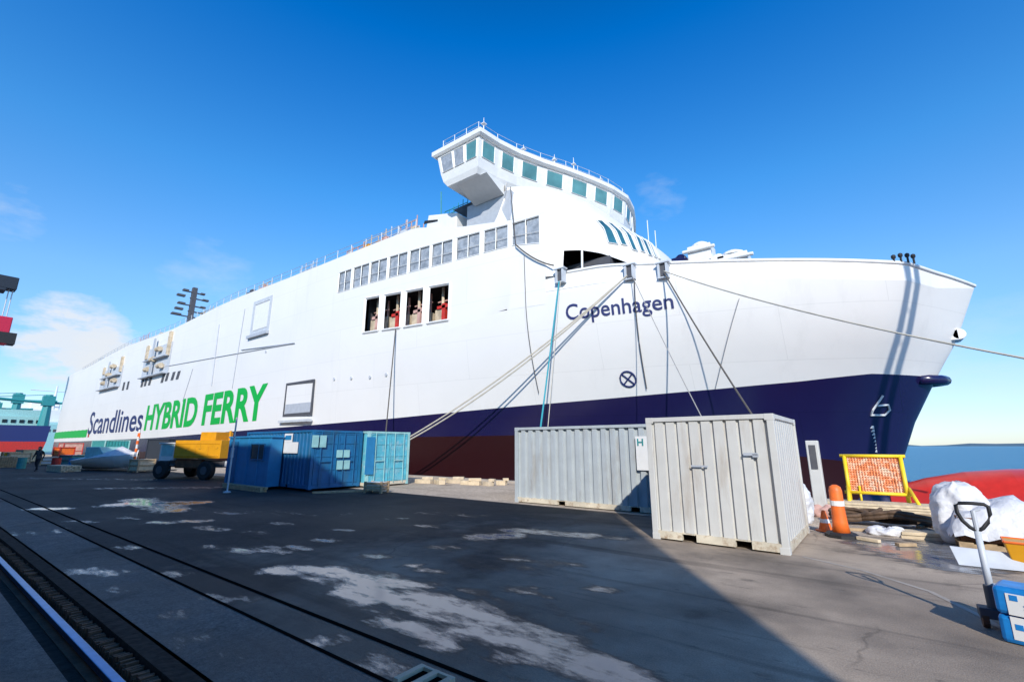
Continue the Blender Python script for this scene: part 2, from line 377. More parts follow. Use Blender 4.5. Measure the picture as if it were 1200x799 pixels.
def curve(pxs): 
    c = sorted([(p.x, p.z) for p in (H(u, v) for u, v in pxs)]); return c
ZB = curve([(1085, 441), (1000, 446), (900, 454), (750, 466), (600, 478), (470, 490), (380, 497), (265, 506), (180, 513), (90, 517)])
ZR = [(-143, .2), (-60, 1.3), (-25, 2.45), (-14, 2.5), (-4, 1.9), (7, .6)]
ZK = [(-143, 9), (-33, 9.2), (-24, 9.4), (-18, 10.3), (-15, 11.0), (-10, 11.0), (-4, 10.4), (2, 9.75), (4.5, 9.7), (6.2, 10.2)]
ZT = curve([(92, 437), (120, 421), (150, 405), (200, 387), (270, 352), (340, 325), (380, 309), (430, 289), (487, 267), (540, 266), (575, 261), (600, 258)])
RIM = [(-14.5, 12.35), (-11, 12.35), (-7.3, 11.85), (3, 10.62), (5, 10.5), (6.2, 10.35)]
OT = curve([(428, 350), (478, 341), (527, 332)]); OB = curve([(428, 390), (478, 383), (527, 375)])
WT = curve([(397, 320), (430, 309), (513, 285), (600, 262), (633, 252)]); WB = curve([(397, 343), (430, 333), (513, 311), (600, 288), (633, 285)])
XA = -14.5
print('ZB', ZB, '\nZT', ZT, '\nOT', OT, OB, '\nWT', WT, WB)
FERRY = thing('ferry', 'huge white ferry with navy lower hull and green side lettering moored along the quay', 'ferry', (-70, YC, WL))
# opening columns
ow = [(428, 446), (450, 471), (475, 497), (502, 527)]; OPEN = []
for a, c in ow: OPEN.append((H(a, 360).x, H(c, 350).x))
wpx = [(397, 411), (414, 432), (434, 453), (456, 477), (480, 503), (506, 530), (535, 562), (567, 595), (600, 632)]
WIN = []
for a, c in wpx:
    vm = interp([(397, 331), (633, 269)], (a+c)/2); WIN.append((H(a, vm).x, H(c, vm).x))
WIN[-1] = (WIN[-1][0], min(WIN[-1][1], XA-.25))
cols = set([-143, -138, -134, -130]+[-130+i*5 for i in range(1, 17)]+[X0])
tcol = []
for i in range(0, 71): tcol.append(X0+(6.2-X0)*(1-(1-i/70)**2.0))
edges = sorted([e for w in OPEN+WIN for e in w]+[XA])
cols |= set(x for x in tcol if all(abs(x-e) > .25 for e in edges)); cols |= set(edges); cols = sorted(cols)
def hp(xc, z):      # hull vertex for column (named by its x at rim height) at height z
    if xc <= X0: return Vector((xc, YC-hb(xc, z), z))
    t = (xc-X0)/(6.2-X0); return Vector((X0+t*(stemx(z)-X0), YC-hbt(t, z), z))
def grid(b, colsx, rows, mfun, skip=None, pf=hp):
    for side in (1, -1):
        vs = []; 
        for x in colsx:
            for z in rows(x):
                p = pf(x, z); vs.append(p if side == 1 else Vector((p.x, 2*YC-p.y, p.z)))
        nr = len(rows(colsx[0])); base = len(b.v); b.v += vs
        for i in range(len(colsx)-1):
            for j in range(nr-1):
                if skip and side == 1 and skip((colsx[i]+colsx[i+1])/2, j): continue
                b.f.append((base+i*nr+j, base+(i+1)*nr+j, base+(i+1)*nr+j+1, base+i*nr+j+1)); b.m.append(mfun(j))
def rows_low(x):
    r_, b_, k_ = interp(ZR, x), interp(ZB, x), interp(ZK, x)
    b_ = max(b_, r_+.6)
    return [-3, -1.6, (r_-1.6)/2, r_, (r_+b_)/2, b_]+[b_+(k_-b_)*i/6 for i in range(1, 7)]
b = MB(); grid(b, cols, rows_low, lambda j: 2 if j < 3 else (1 if j < 5 else 0))
ca = [x for x in cols if x <= XA+1e-6]; cf = [x for x in cols if x >= XA-1e-6]
def rows_up(x): return [interp(ZK, x), interp(OB, x), interp(OT, x), interp(WB, x), interp(WT, x), max(interp(ZT, x), interp(WT, x)+.3)]
def skip(xm, j):
    if j == 1: return any(a < xm < c for a, c in OPEN)
    if j == 3: return any(a < xm < c for a, c in WIN)
    return False
grid(b, ca, rows_up, lambda j: 0, skip)
def rimp(xc, z):
    k_ = interp(ZK, xc); w = max(0, z-k_)*.22
    p = hp(xc, z); 
    if w > 0:
        t = (xc-X0)/(6.2-X0); p = Vector((p.x-w*sm((t-.7)/.3), p.y+w*(1 if p.y+w < YC else 0), p.z)); p.y = min(p.y, YC)
    return p
grid(b, cf, lambda x: [interp(ZK, x), (interp(ZK, x)+interp(RIM, x))/2, interp(RIM, x)], lambda j: 0, pf=rimp)
# close transom
tr = [hp(-143, z)+Vector((.1, .1, 0)) for z in rows_low(-143)+[interp(ZT, -143)]]
b.quadprism([tr[0], tr[-1], Vector((-143, 2*YC-tr[-1].y, tr[-1].z)), Vector((-143, 2*YC-tr[0].y, tr[0].z))], (.05, 0, 0))
hull = b.build('hull', ['hull_white', 'hull_navy', 'hull_red'], FERRY, smooth=True)
em = hull.modifiers.new('edge', 'EDGE_SPLIT'); em.split_angle = R(28)
# bulwark cap rail round bow
b = MB()
capp = [rimp(x, interp(RIM, x)) for x in cf]; capp = capp+[Vector((p.x, 2*YC-p.y, p.z)) for p in capp[::-1]]
b.tube(capp, .10, 6); b.build('bulwark_rail', 'white_paint', FERRY, smooth=True)
# decks
b = MB()
def strip(b, xs_, zf, inset=.02):
    for a, c in zip(xs_, xs_[1:]):
        pa, pc = hp(a, zf(a)), hp(c, zf(c))
        ya, yc_ = pa.y+inset, pc.y+inset
        if ya > YC or yc_ > YC: ya = min(ya, YC); yc_ = min(yc_, YC)
        b.add([(pa.x, ya, pa.z), (pc.x, yc_, pc.z), (pc.x, 2*YC-yc_, pc.z), (pa.x, 2*YC-ya, pa.z)], [(0, 1, 2, 3)])
strip(b, ca, lambda x: max(interp(ZT, x), interp(WT, x)+.3)-.25); strip(b, cf, lambda x: interp(RIM, x)-1.15); 
b.build('deck', 'deck_grey', FERRY)
# upper row windows
for i, (a, c) in enumerate(WIN):
    f = MB(); pn = MB(); mid = (a+c)/2
    def cp(x, top, off): z = interp(WT if top else WB, x); p = hp(x, z); return Vector((p.x, p.y-off, z))
    for (x0, x1) in ((a, mid-.04), (mid+.04, c)):
        q = [cp(x0, 0, -.10), cp(x1, 0, -.10), cp(x1, 1, -.10), cp(x0, 1, -.10)]; pn.quadprism(q, (0, .03, 0))
    for x in (a, mid, c):
        f.tube([cp(x, 0, -.02), cp(x, 1, -.02)], .04, 4)
    for top in (0, 1):
        f.tube([cp(a, top, -.02), cp(c, top, -.02)], .06, 4)
    p0, p1 = cp(a, 0, .0), cp(c, 0, .0); q0, q1 = cp(a, 1, 0), cp(c, 1, 0)
    f.tube([p0.lerp(q0, .42), p1.lerp(q1, .42)], .025, 4)
    w = f.build('window', 'white_paint', FERRY); pn.build('pane', 'film', w)
# large openings with machinery inside
ya = YC-hb(-26, 12)
b = MB()
xa, xb = OPEN[0][0]-.6, OPEN[-1][1]+1.2
b.box((xa, ya+5, 9.2), (xb, ya+5.1, 14.4)); b.box((xa, ya+.6, 14.3), (xb, ya+5, 14.4)); b.box((xa-.1, ya+.5, 9.2), (xa, ya+5, 14.4)); b.box((xb, ya+1.6, 9.2), (xb+.1, ya+5, 14.4))
b.box((xa, ya+.9, 9.2), (xb, ya+5, 9.4)); b.build('interior_wall', 'dark_grey', FERRY)
for i, (a, c) in enumerate(OPEN):
    f = MB()
    def cp(x, top, off): z = interp(OT if top else OB, x); p = hp(x, z); return Vector((p.x, p.y-off, z))
    for x in (a, c): f.tube([cp(x, 0, 0), cp(x, 1, 0)], .12, 4)
    for top in (0, 1): f.tube([cp(a, top, 0), cp(c, top, 0)], .12, 4)
    w = f.build('side_opening', 'white_paint', FERRY)
    zb, zt = interp(OB, c), interp(OT, c); hgt = zt-zb; yy = hp((a+c)/2, zb).y+.5; L_ = c-a
    s = MB(); s.box((a+.1, yy, zb-.3), (a+.1+L_*.42, yy+1.2, zb+hgt*.42)); s.box((a+L_*.55, yy+.5, zb-.3), (a+L_*.9, yy+1.5, zb+hgt*(.5-.04*i))); s.tube([(a+L_*.3, yy+.3, zb-.3), (a+L_*.3, yy+.3, zt+.2)], .12); s.build('machinery', 'beige', w, bevel=.03)
    s = MB(); s.box((a+L_*.45, yy-.1, zb-.3), (a+L_*.62, yy+.2, zb+hgt*.55)); s.box((a+L_*.2, yy-.1, zb+hgt*.42), (a+L_*.8, yy+.3, zb+hgt*.5)); s.build('machinery_frame', 'red_paint' if i % 2 else 'primer_pink', w)
    s = MB(); s.tube([(a, yy+.4, zb+hgt*.68), (c, yy+.4, zb+hgt*.68)], .06); s.tube([(a+L_*.7, yy+.8, zb), (a+L_*.7, yy+.8, zt)], .09); s.build('pipe', 'primer_pink', w)
# ---- superstructure
def sup_par(z):
    a = interp([(9, 12.2), (13, 11.6), (15.6, 10.3), (19.7, 6.4)], z); bb = 11.35; p = interp([(13, 3.0), (16, 2.9), (19.7, 2.4)], z); return a, bb, p
def S(phi, z, off=0):
    a, bb, p = sup_par(z); a += off; bb += off
    return Vector((-20+a*abs(sin(phi))**(2/p), YC-bb*abs(cos(phi))**(2/p)*(1 if cos(phi) >= 0 else -1), z))
def in_sup(q):
    if q.x < -19 or q.z < 9 or q.z > 19.7: return False
    a, bb, p = sup_par(q.z); return abs((q.x+20)/a)**p+abs((q.y-YC)/bb)**p < 1
def phi_of(q):
    a, bb, p = sup_par(q.z); return math.atan2(abs((q.x+20)/a)**(p/2), abs((YC-q.y)/bb)**(p/2))
def SH(u, v):
    for k in range(60):
        q = hit(u-k*.7, v, in_sup, 20, 60)
        if q.z < 19.7 and q.x > -20 and q.y < YC+1 and in_sup(q): return q
    return q
gapL = SH(652, 300); gapR = SH(735, 307); ga, gb = phi_of(gapL), phi_of(gapR)
print('gap', gapL, gapR)
gt = sorted([(phi_of(p), p.z) for p in (SH(652, 303), SH(658, 294), SH(680, 293), SH(705, 297), SH(735, 308))])
phis = [R(a) for a in frange(13, 90, 56)]
phis = sorted(set(phis+[ga, gb])); allp = phis+[pi-p for p in phis[::-1] if p < pi/2-1e-4]
def zlow(ph):
    x = S(ph, 12).x
    if ga-1e-6 <= ph <= gb+1e-6: return interp(gt, ph)
    return 10.0
b = MB(); nz = 12
gapset = lambda ph: ga-1e-6 <= ph <= gb+1e-6
vs = []
for ph in allp:
    zl = zlow(ph); sh = interp([(15.5, 0), (19.7, 1)], 0)
    for k in range(nz+1):
        z = zl+(19.7-zl)*k/nz; vs.append(S(ph, z))
b.add(vs, [(i*(nz+1)+k, (i+1)*(nz+1)+k, (i+1)*(nz+1)+k+1, i*(nz+1)+k+1) for i in range(len(allp)-1) for k in range(nz)
      if not (gapset(allp[i]) != gapset(allp[i+1]) and allp[i] < 1.5 and False)])
# sloping shoulders which run back from the side of the block to the roof edge
for sgn in (1, -1):
    pr = [S(R(13), z) for z in (15.6, 16.4, 17.4, 18.6, 19.7)]
    bk = [Vector((x, YC-11.45, z)) for x, z in ((-19.6, 15.6), (-18.9, 16.4), (-18.2, 17.4), (-17.6, 18.6), (-17.3, 19.7))]
    if sgn < 0: pr = [Vector((p.x, 2*YC-p.y, p.z)) for p in pr]; bk = [Vector((p.x, 2*YC-p.y, p.z)) for p in bk]
    b.add(pr+bk, [(i, i+1, i+6, i+5) for i in range(4)])
sup = b.build('superstructure', 'hull_white', FERRY, smooth=True)
em = sup.modifiers.new('edge', 'EDGE_SPLIT'); em.split_angle = R(40)
b = MB(); b.add([S(p, 19.68) for p in allp]+[Vector((-23, YC+11, 19.68)), Vector((-23, YC-11, 19.68))], [tuple(range(len(allp)+2))])
b.build('bridge_deck', 'deck_grey', FERRY)
b = MB(); b.box((-21.2, YC-11.3, 16.2), (-17.2, YC+11.3, 19.2)); b.box((-27, YC-8.5, 16.2), (-21.25, YC+8.5, 19.0)); b.build('deckhouse', 'grey_paint_shade', FERRY)  # shade under the bridge wing put into the house's grey colour
b = MB(); b.box((-14, YC-9.2, 10.9), (-11, YC+9.2, 13.4)); b.build('mooring_bulkhead', 'dark_grey', FERRY)  # dark colour stands in for the shade inside the mooring opening
b = MB(); a1, a2 = SH(682, 294), SH(682, 312); b.tube([a1, a2-Vector((0, 0, .6))], .07); b.build('pillar', 'white_paint', FERRY)
# slanted front windows
front = [((697, 258), (707, 259), (729, 290), (712, 287)), ((709, 260), (719, 263), (738, 291), (728, 289)),
         ((724, 266), (731, 268), (750, 298), (741, 295)), ((734, 269), (741, 272), (758, 299), (751, 297)),
         ((746, 276), (751, 278), (766, 303), (760, 301)), ((754, 280), (758, 282), (771, 305), (767, 303)),
         ((760, 284), (763, 286), (775, 306), (772, 305))]
allq = []
for q in front:
    pts = [SH(*p) for p in q]; cen = sum(pts, Vector())/4
    ok = [(phi_of(p), p.z) for p in pts]; allq.append(ok)
for ok in allq+[[(pi-a, z) for a, z in k] for k in allq]:
    (a0, z0), (a1, z1), (a2, z2), (a3, z3) = ok
    def bl(s_, t_, off): s_ = .08+.66*s_; t_ = .03+.9*t_; return S((a0*(1-s_)+a1*s_)*(1-t_)+(a3*(1-s_)+a2*s_)*t_, (z0*(1-s_)+z1*s_)*(1-t_)+(z3*(1-s_)+z2*s_)*t_, off)
    g = MB(); vs = [bl(i/4, j/8, .05) for i in range(5) for j in range(9)]; g.add(vs, [(i*9+j, (i+1)*9+j, (i+1)*9+j+1, i*9+j+1) for i in range(4) for j in range(8)])
    f = MB(); loop = [bl(i/4, 0, .06) for i in range(5)]+[bl(1, j/8, .06) for j in range(1, 9)]+[bl(1-i/4, 1, .06) for i in range(1, 5)]+[bl(0, 1-j/8, .06) for j in range(1, 9)]
    f.tube(loop, .04, 4)
    w = f.build('front_window', 'white_paint', FERRY); g.build('pane', 'glass_blue', w)
# filler plates joining hull side to the rounded block
for sgn in (1, -1):
    b = MB(); zz = [12.2, 13, 14, 15, 16, interp(ZT, XA)]; A_ = [hp(XA, z) for z in zz]; B_ = []
    for z in zz:
        a_, bb_, p_ = sup_par(z); ph = math.atan2((abs((XA+1.0+20)/a_))**(p_/2), max(1e-6, 1-(abs((XA+1.0+20)/a_))**p_)**.5); B_.append(S(ph, z, .01))
    A_.append(hp(XA-3, interp(ZT, XA-3))+Vector((0, .01, 0))); B_.append(S(R(14), interp(ZT, XA-3), .0))
    if sgn < 0: A_ = [Vector((p.x, 2*YC-p.y, p.z)) for p in A_]; B_ = [Vector((p.x, 2*YC-p.y, p.z)) for p in B_]
    b.add(A_+B_, [(i, i+1, i+8, i+7) for i in range(6)])
    b.build('shoulder_plate', 'hull_white', FERRY, smooth=True)
# ---- bridge
BR = [(-17.7, 20), (-17.45, 21.8), (-17.0, 23.5), (-16.2, 25.5), (-15.2, 27.6), (-14.3, 29.8), (-13.6, 31.9), (-13.25, 34)]
BR = BR+[(x, 2*YC-y) for x, y in BR[::-1][1:]]
AFT = [(-22.0, 48), (-22.0, 20)]
def ringp(off, z, endshift=0):       # plan ring at a height, pulled in by off
    r_ = []
    for x, y in BR: 
        k = (y-YC)/14; r_.append(Vector((x-off, YC+(y-YC)*(1-off*.055), z)))
    r_ += [Vector((-22+off*1.6, 48-off*.75, z)), Vector((-22+off*1.6, 20+off*.75, z))]
    return r_
def loft(b, rings, mi=0, cap=True):
    n = len(rings[0]); vs = [p for r_ in rings for p in r_]
    b.add(vs, [(i*n+k, i*n+(k+1) % n, (i+1)*n+(k+1) % n, (i+1)*n+k) for i in range(len(rings)-1) for k in range(n)], mi)
    if cap: b.add(rings[0], [tuple(range(n))], mi); b.add(rings[-1], [tuple(range(n))], mi)
b = MB(); loft(b, [ringp(.60, 19.72), ringp(.42, 20.1), ringp(.30, 20.7), ringp(.12, 22.15)])
bridge = b.build('bridge', 'white_paint', FERRY)
b = MB(); loft(b, [ringp(.0, 22.16), ringp(-.14, 22.3), ringp(-.14, 22.62), ringp(.1, 22.72)]); b.build('bridge_roof', 'white_paint', FERRY)
b = MB()
for sgn, nm_ in ((1, 'a'), (-1, 'b')):     # shallow tapering undersides of the wings
    b = MB(); q = [Vector((-20.4, y_, z_)) for y_, z_ in ((20.75, 19.715), (22.65, 19.715), (22.65, 18.95))]
    if sgn < 0: q = [Vector((p.x, 2*YC-p.y, p.z)) for p in q]
    b.quadprism(q, (2.7, 0, 0)); b.build('wing_bracket', 'white_paint', FERRY)
lo, hi = ringp(.30, 20.7), ringp(.12, 22.15); n = len(lo)
def wpane(A0, A1, B0, B1, f0, f1, g0=.06, g1=.9, m='glass_teal'):
    q = [A0.lerp(A1, f0).lerp(B0.lerp(B1, f0), g0), A0.lerp(A1, f1).lerp(B0.lerp(B1, f1), g0), A0.lerp(A1, f1).lerp(B0.lerp(B1, f1), g1), A0.lerp(A1, f0).lerp(B0.lerp(B1, f0), g1)]
    nn = (q[1]-q[0]).cross(q[3]-q[0]).normalized(); c = sum(q, Vector())/4
    if nn.dot(c-Vector((-19.5, YC, 21))) < 0: nn = -nn
    f = MB()
    for a, c2 in zip(q, q[1:]+q[:1]): f.tube([a+nn*.02, c2+nn*.02], .045, 4)
    w = f.build('bridge_window', 'white_paint', FERRY); g = MB(); g.quadprism(q, nn*.03); g.build('pane', m, w)
for i in range(len(BR)-1): 
    L_ = (lo[i+1]-lo[i]).length; wpane(lo[i], lo[i+1], hi[i], hi[i+1], .17, .79, .10, .9)
for a0, a1 in ((n-1, 0), (n-3, n-2)):
    for f0, f1 in ((.07, .36), (.40, .64), (.70, .95)): wpane(lo[a0], lo[a1], hi[a0], hi[a1], f0, f1, m='film' if f0 < .6 else 'glass_teal')
# railing, aerials on bridge roof
b = MB(); rr_ = ringp(.35, 22.72)
for i in range(len(rr_)):
    p, q = rr_[i], rr_[(i+1) % len(rr_)]; k = max(1, int((q-p).length/1.1))
    for j in range(k): s = p.lerp(q, j/k); b.tube([s, s+Vector((0, 0, .75))], .022, 4)
    for h in (.4, .75): b.tube([p+Vector((0, 0, h)), q+Vector((0, 0, h))], .018, 4)
b.build('railing', 'white_paint', FERRY)
for (u, v, h) in ((560, 148, 1.6), (608, 176, 1.2), (645, 190, 1.5), (668, 197, 1.9), (700, 212, 1.2)):
    d = ray(u, v); s = (22.7-CAMH)/d.z; p = Vector((d.x*s, d.y*s+.6, 22.7)); h *= .65; b = MB(); b.tube([p, p+Vector((0, 0, h))], [.04, .015], 6); b.box((p.x-.15, p.y-.15, p.z+h*.5), (p.x+.15, p.y+.15, p.z+h*.5+.05)); b.build('antenna', 'white_paint', FERRY)
for (u, v, h) in ((764, 282, 1.7), (772, 288, 1.3), (757, 270, 1.2)):
    p = SH(u-3, v+2); b = MB(); b.tube([p, p+Vector((0, 0, h))], .03, 5); b.build('antenna', 'white_paint', FERRY)
# teal stair and lattice behind the wing
b = MB()
p = PY(521, 262, 24.5); q = PY(548, 243, 24.5)
for k in range(4): b.tube([(p.x, 24.5, p.z+k*.35), (q.x, 24.5, q.z-.6+k*.35)], .035, 5)
for k in range(6): s = p.lerp(q, k/5); b.tube([(s.x, 24.5, s.z-.6), (s.x, 24.5, s.z+1.0)], .03, 5)
b.tube([PY(517, 270, 24), PY(517, 225, 24)], .05, 6); b.build('stair_railing', 'teal', FERRY)
# raised vent block on roof edge
p0 = H(490, 266); p1 = H(531, 266)
b = MB(); yb = YC-hb(-23, 15); 
b.quadprism([(p0.x, yb+.25, 16.3), (p1.x, yb+.35, 16.3), (p1.x+.1, yb+.35, PY(531, 250, yb+.3).z), (p0.x+.6, yb+.25, PY(492, 257, yb+.3).z)], (0, 1.6, 0))
vb = b.build('vent_housing', 'white_paint', FERRY, bevel=.08)
b = MB(); q = [PY(497, 268-5, yb+.27), PY(513, 264-5, yb+.27), PY(513, 257.5, yb+.27), PY(498, 262-3, yb+.27)]; b.quadprism(q, (0, -.04, 0)); b.build('vent_opening', 'black', vb)
# roof railing and builders' clutter along the roof edge
b = MB()
x = -128
rl = []
while x < -25: rl.append(Vector((x, YC-hb(x, 15)+.35, interp(ZT, x)-.2))); x += 2.0
for p in rl: b.tube([p, p+Vector((0, 0, 1.2))], .035, 4)
for h in (.45, .8, 1.2): b.tube([p+Vector((0, 0, h)) for p in rl], .025, 4)
b.build('railing', 'light_grey', FERRY)
tar = [(215, 3.0, 'primer_pink'), (245, 1.2, 'light_grey'), (262, 1, 'beige'), (285, 1.3, 'dark_grey'), (300, .8, 'primer_pink'), (325, .9, 'dark_grey'), (400, 1.0, 'beige'), (420, 1.2, 'yellow_paint'), (440, 1.5, 'primer_pink'), (462, 1.5, 'light_grey'), (475, 1.3, 'beige'), (180, 2, 'beige'), (200, 1.6, 'primer_pink')]
for u, L_, mm in tar:
    v = interp([(92, 437), (120, 421), (150, 405), (200, 387), (270, 352), (340, 325), (380, 309), (430, 289), (487, 267)], u)
    p = H(u, v+1); z = interp(ZT, p.x)-.25; b = MB(); hh = random.uniform(.7, 1.15)
    b.box((p.x-L_/2, p.y+.5, z), (p.x+L_/2, p.y+1.6, z+hh*.7)); b.box((p.x-L_*.2, p.y+.7, z+hh*.7), (p.x+L_*.3, p.y+1.3, z+hh)); b.build('roof_ventilator', mm, FERRY, bevel=.05)
for u, L_, mm in ((405, 2.5, 'primer_pink'), (428, 3, 'beige'), (452, 3, 'light_grey'), (468, 2, 'primer_pink'), (350, 3, 'light_grey'), (232, 4, 'beige'), (160, 4, 'primer_pink'), (110, 4, 'light_grey'), (300, 3, 'beige')):
    v = interp([(92, 437), (120, 421), (150, 405), (200, 387), (270, 352), (340, 325), (380, 309), (430, 289), (487, 267)], u)
    p = H(u, v+1); z = interp(ZT, p.x)-.25; b = MB(); hh = random.uniform(1.3, 2.0)
    for i in range(4):
        xx = p.x-L_/2+L_*i/3; b.tube([(xx, p.y+.9, z), (xx, p.y+.9, z+hh*(1 if i % 2 else .8))], .045, 5); b.tube([(xx, p.y+2.2, z), (xx, p.y+2.2, z+hh)], .045, 5)
    for h in (.35, .7, 1.0): b.tube([(p.x-L_/2, p.y+.9, z+hh*h*.8), (p.x+L_/2, p.y+.9, z+hh*h*.8)], .04, 5)
    b.box((p.x-L_*.3, p.y+.95, z+.2), (p.x+L_*.15, p.y+2.1, z+hh*.45)); b.build('scaffold_frame', mm, FERRY)
# mast with cross arms
mp0 = PY(222, 378, 24.5); mast_x = mp0.x; zt = PY(222, 341, 24.5).z
b = MB(); b.box((mast_x-.35, 24.2, 17.4), (mast_x+.35, 24.8, zt)); mast = b.build('mast', 'dark_grey', FERRY)
for i, v in enumerate((346, 352, 360, 366, 372)):
    z = PY(222, v, 24.5).z; l = (1.6, 2.3, 2.0, 2.3, 2.6)[i]; b = MB(); b.box((mast_x-.15, 24.5-l*(1.0 if i % 2 == 0 else .2), z-.07), (mast_x+.15, 24.5+l*.9, z+.07)); b.box((mast_x-.3, 24.5-l*.95, z-.05), (mast_x+.3, 24.5-l*.5, z+.25)); b.box((mast_x-.3, 24.5+l*.55, z-.05), (mast_x+.3, 24.5+l*.9, z+.2)); b.build('mast_arm', 'dark_grey', mast)
# evacuation platforms
for (u0, v0, u1, v1, kk) in ((120, 425, 143, 455, 0), (170, 398, 200, 440, 1)):
    a, c = H(u0, v1), H(u1, v0); y = YC-BH; um, vm = (u0+u1)/2, (v0+v1)/2
    b = MB(); zt_, zb_ = PY(um, v0, y).z, PY(um, v1, y).z; xa_, xb_ = PY(u0, vm, y).x, PY(u1, vm, y).x
    b.box((xa_, y-.05, zb_), (xb_, y-.02, zt_-1.2)); plat = b.build('life_raft_station', 'light_grey', FERRY)
    b = MB()
    for k in range(2): zz = zb_+(zt_-1.2-zb_)*k/1.8; b.box((xa_+.5+k, y-.6, zz), (xb_-.6, y-.05, zz+.14))
    b.box((xa_+(xb_-xa_)*.42, y-.5, zb_), (xa_+(xb_-xa_)*.47, y-.35, zt_)); b.build('platform', 'grey_paint_shade', plat)
    for k in range(4):
        b = MB(); xx = xa_+(xb_-xa_)*(.25+.16*k); b.tube([(xx, y-.4, zb_+1.2+1.3*(k % 3)), (xx+1.2, y-.4, zb_+1.2+1.3*(k % 3))], .36, 10); b.build('raft_canister', 'beige', plat)
    b = MB(); b.box((xb_-1.3, y-.3, zb_+2.5), (xb_-.5, y+.5, zt_+.3)); b.build('davit', 'beige', plat)
    b = MB(); b.box((xa_+.6, y-.2, zb_+3), (xa_+1.6, y+.5, zt_-.5)); b.build('davit', 'beige', plat)
# narrow slanted ports
for g_ in ([(203, 440), (209, 439), (196, 441), (191, 443)], [(176, 446), (171, 447), (167, 448)], [(150, 451), (145, 452)]):
    for (u, v) in g_:
        y = YC-BH-.02; a = PY(u, v-4, y); c = PY(u, v+5, y); w = .45; b = MB()
        b.quadprism([(c.x-w-.5, y, c.z), (c.x+w-.5, y, c.z), (a.x+w+.4, y, a.z), (a.x-w+.4, y, a.z)], (0, -.03, 0)); b.build('port_window', 'dark_grey', FERRY)
# shell doors
def frame_rect(name, u0, v0, u1, v1, y, th, m, tilt=0):
    um, vm = (u0+u1)/2, (v0+v1)/2
    x0, x1 = PY(u0, vm, y).x, PY(u1, vm, y).x; z0, z1 = PY(um, v1, y).z, PY(um, v0, y).z; b = MB()
    b.box((x0, y-.05, z0), (x0+th, y-.004, z1)); b.box((x1-th, y-.05, z0), (x1, y-.004, z1)); b.box((x0+th, y-.05, z0), (x1-th, y-.004, z0+th)); b.box((x0+th, y-.05, z1-th), (x1-th, y-.004, z1))
    return b.build(name, m, FERRY), (x0, x1, z0, z1)
yy = YC-BH
d1, q = frame_rect('shell_door', 296, 351, 317, 390, yy-.005, .42, 'light_grey')
b = MB(); b.box((q[0]+.5, yy-.05, q[2]+.5), (q[1]-.5, yy-.006, q[3]-.5)); b.build('door_panel', 'white_paint', d1); b = MB(); b.box((q[0]-.2, yy-.3, q[2]-.3), (q[1]+.1, yy-.01, q[2])); b.build('door_sill', 'grey_paint_shade', d1)
yy2 = YC-hb(H(350, 468).x, 6)
d2, q = frame_rect('side_door', 334, 447, 367, 487, yy2-.02, .22, 'dark_grey')
b = MB(); b.box((q[0]+.3, yy2-.06, q[2]+.25), (q[1]-.25, yy2-.025, q[2]+(q[3]-q[2])*.36)); b.build('door_grille', 'grey_paint_shade', d2)
b = MB(); b.box((q[0]-.2, yy2-.35, q[2]-.55), (q[1]+.1, yy2-.02, q[2]-.35)); b.build('door_sill', 'light_grey', d2)
# scaffold pipe runs and seams on the ship's side
b = MB()
for (u0, v0, u1, v1, r_) in ((257, 380, 248, 452, .06), (287, 362, 272, 455, .035), (190, 430, 345, 402, .04), (283, 410, 345, 402, .06), (226, 432, 214, 470, .03)):
    y = YC-BH-.05; b.tube([PY(u0, v0, y), PY(u1, v1, y)], r_, 5)
b.build('pipe_run', 'grey_paint_shade', FERRY)
for (u, v) in ((392, 444), (412, 443), (434, 442), (453, 439), (312, 412)):
    p = H(u, v); q = onhull(p.x, p.z, -.02); b = MB(); b.tube([q, q+Vector((0, -.09, 0))], .13, 12); b.build('side_scupper', 'light_grey', FERRY)
# ---- lettering
def text_part(body, x0, x1, zf0, zf1, m, bold=0, surf=None, slant=0, parent=FERRY, name='lettering', sizeH='cap', depth=.012):
    cu = bpy.data.curves.new('t', 'FONT'); cu.body = body; cu.offset = bold; cu.resolution_u = 4
    o = bpy.data.objects.new('t', cu); COL.objects.link(o); bpy.context.view_layer.update()
    me = bpy.data.meshes.new_from_object(o.evaluated_get(bpy.context.evaluated_depsgraph_get())); bpy.data.objects.remove(o)
    import bmesh
    bm = bmesh.new(); bm.from_mesh(me); bmesh.ops.subdivide_edges(bm, edges=[e for e in bm.edges if e.calc_length() > .15], cuts=2); bmesh.ops.triangulate(bm, faces=bm.faces)
    xs_ = [v.co.x for v in bm.verts]; mn, mxx = min(xs_), max(xs_)
    cap = .7 if sizeH == 'cap' else sizeH
    org = ORG[parent.name]
    for v in bm.verts:
        s = (v.co.x-mn)/(mxx-mn); t = v.co.y/cap; x = x0+(x1-x0)*s+slant*t; z = zf0(s)+(zf1(s)-zf0(s))*t
        v.co = surf(x, z)-org
    bm.to_mesh(me); bm.free(); me.materials.clear(); me.materials.append(M[m])
    ob = bpy.data.objects.new(name, me); COL.objects.link(ob); ORG[ob.name] = org; ob.parent = parent
    return ob
flat = lambda x, z: onhull(x, z, .03)
za = [PY(172, 503, 21).z, PY(311, 490, 21).z]; zc_ = [PY(172, 476, 21).z, PY(311, 450, 21).z]
t1 = text_part('HYBRID FERRY', PY(171, 490, 21).x, PY(312, 470, 21).x, lambda s: za[0]+(za[1]-za[0])*s, lambda s: zc_[0]+(zc_[1]-zc_[0])*s, 'green_letter', .032, flat)
t1['label'] = 'bold green HYBRID FERRY lettering'
t2 = text_part('Scandlines', PY(106, 490, 21).x, PY(168, 490, 21).x, lambda s: PY(106+62*s, 508-4*s, 21).z, lambda s: PY(106+62*s, 483-6*s, 21).z, 'navy_letter', .012, flat)
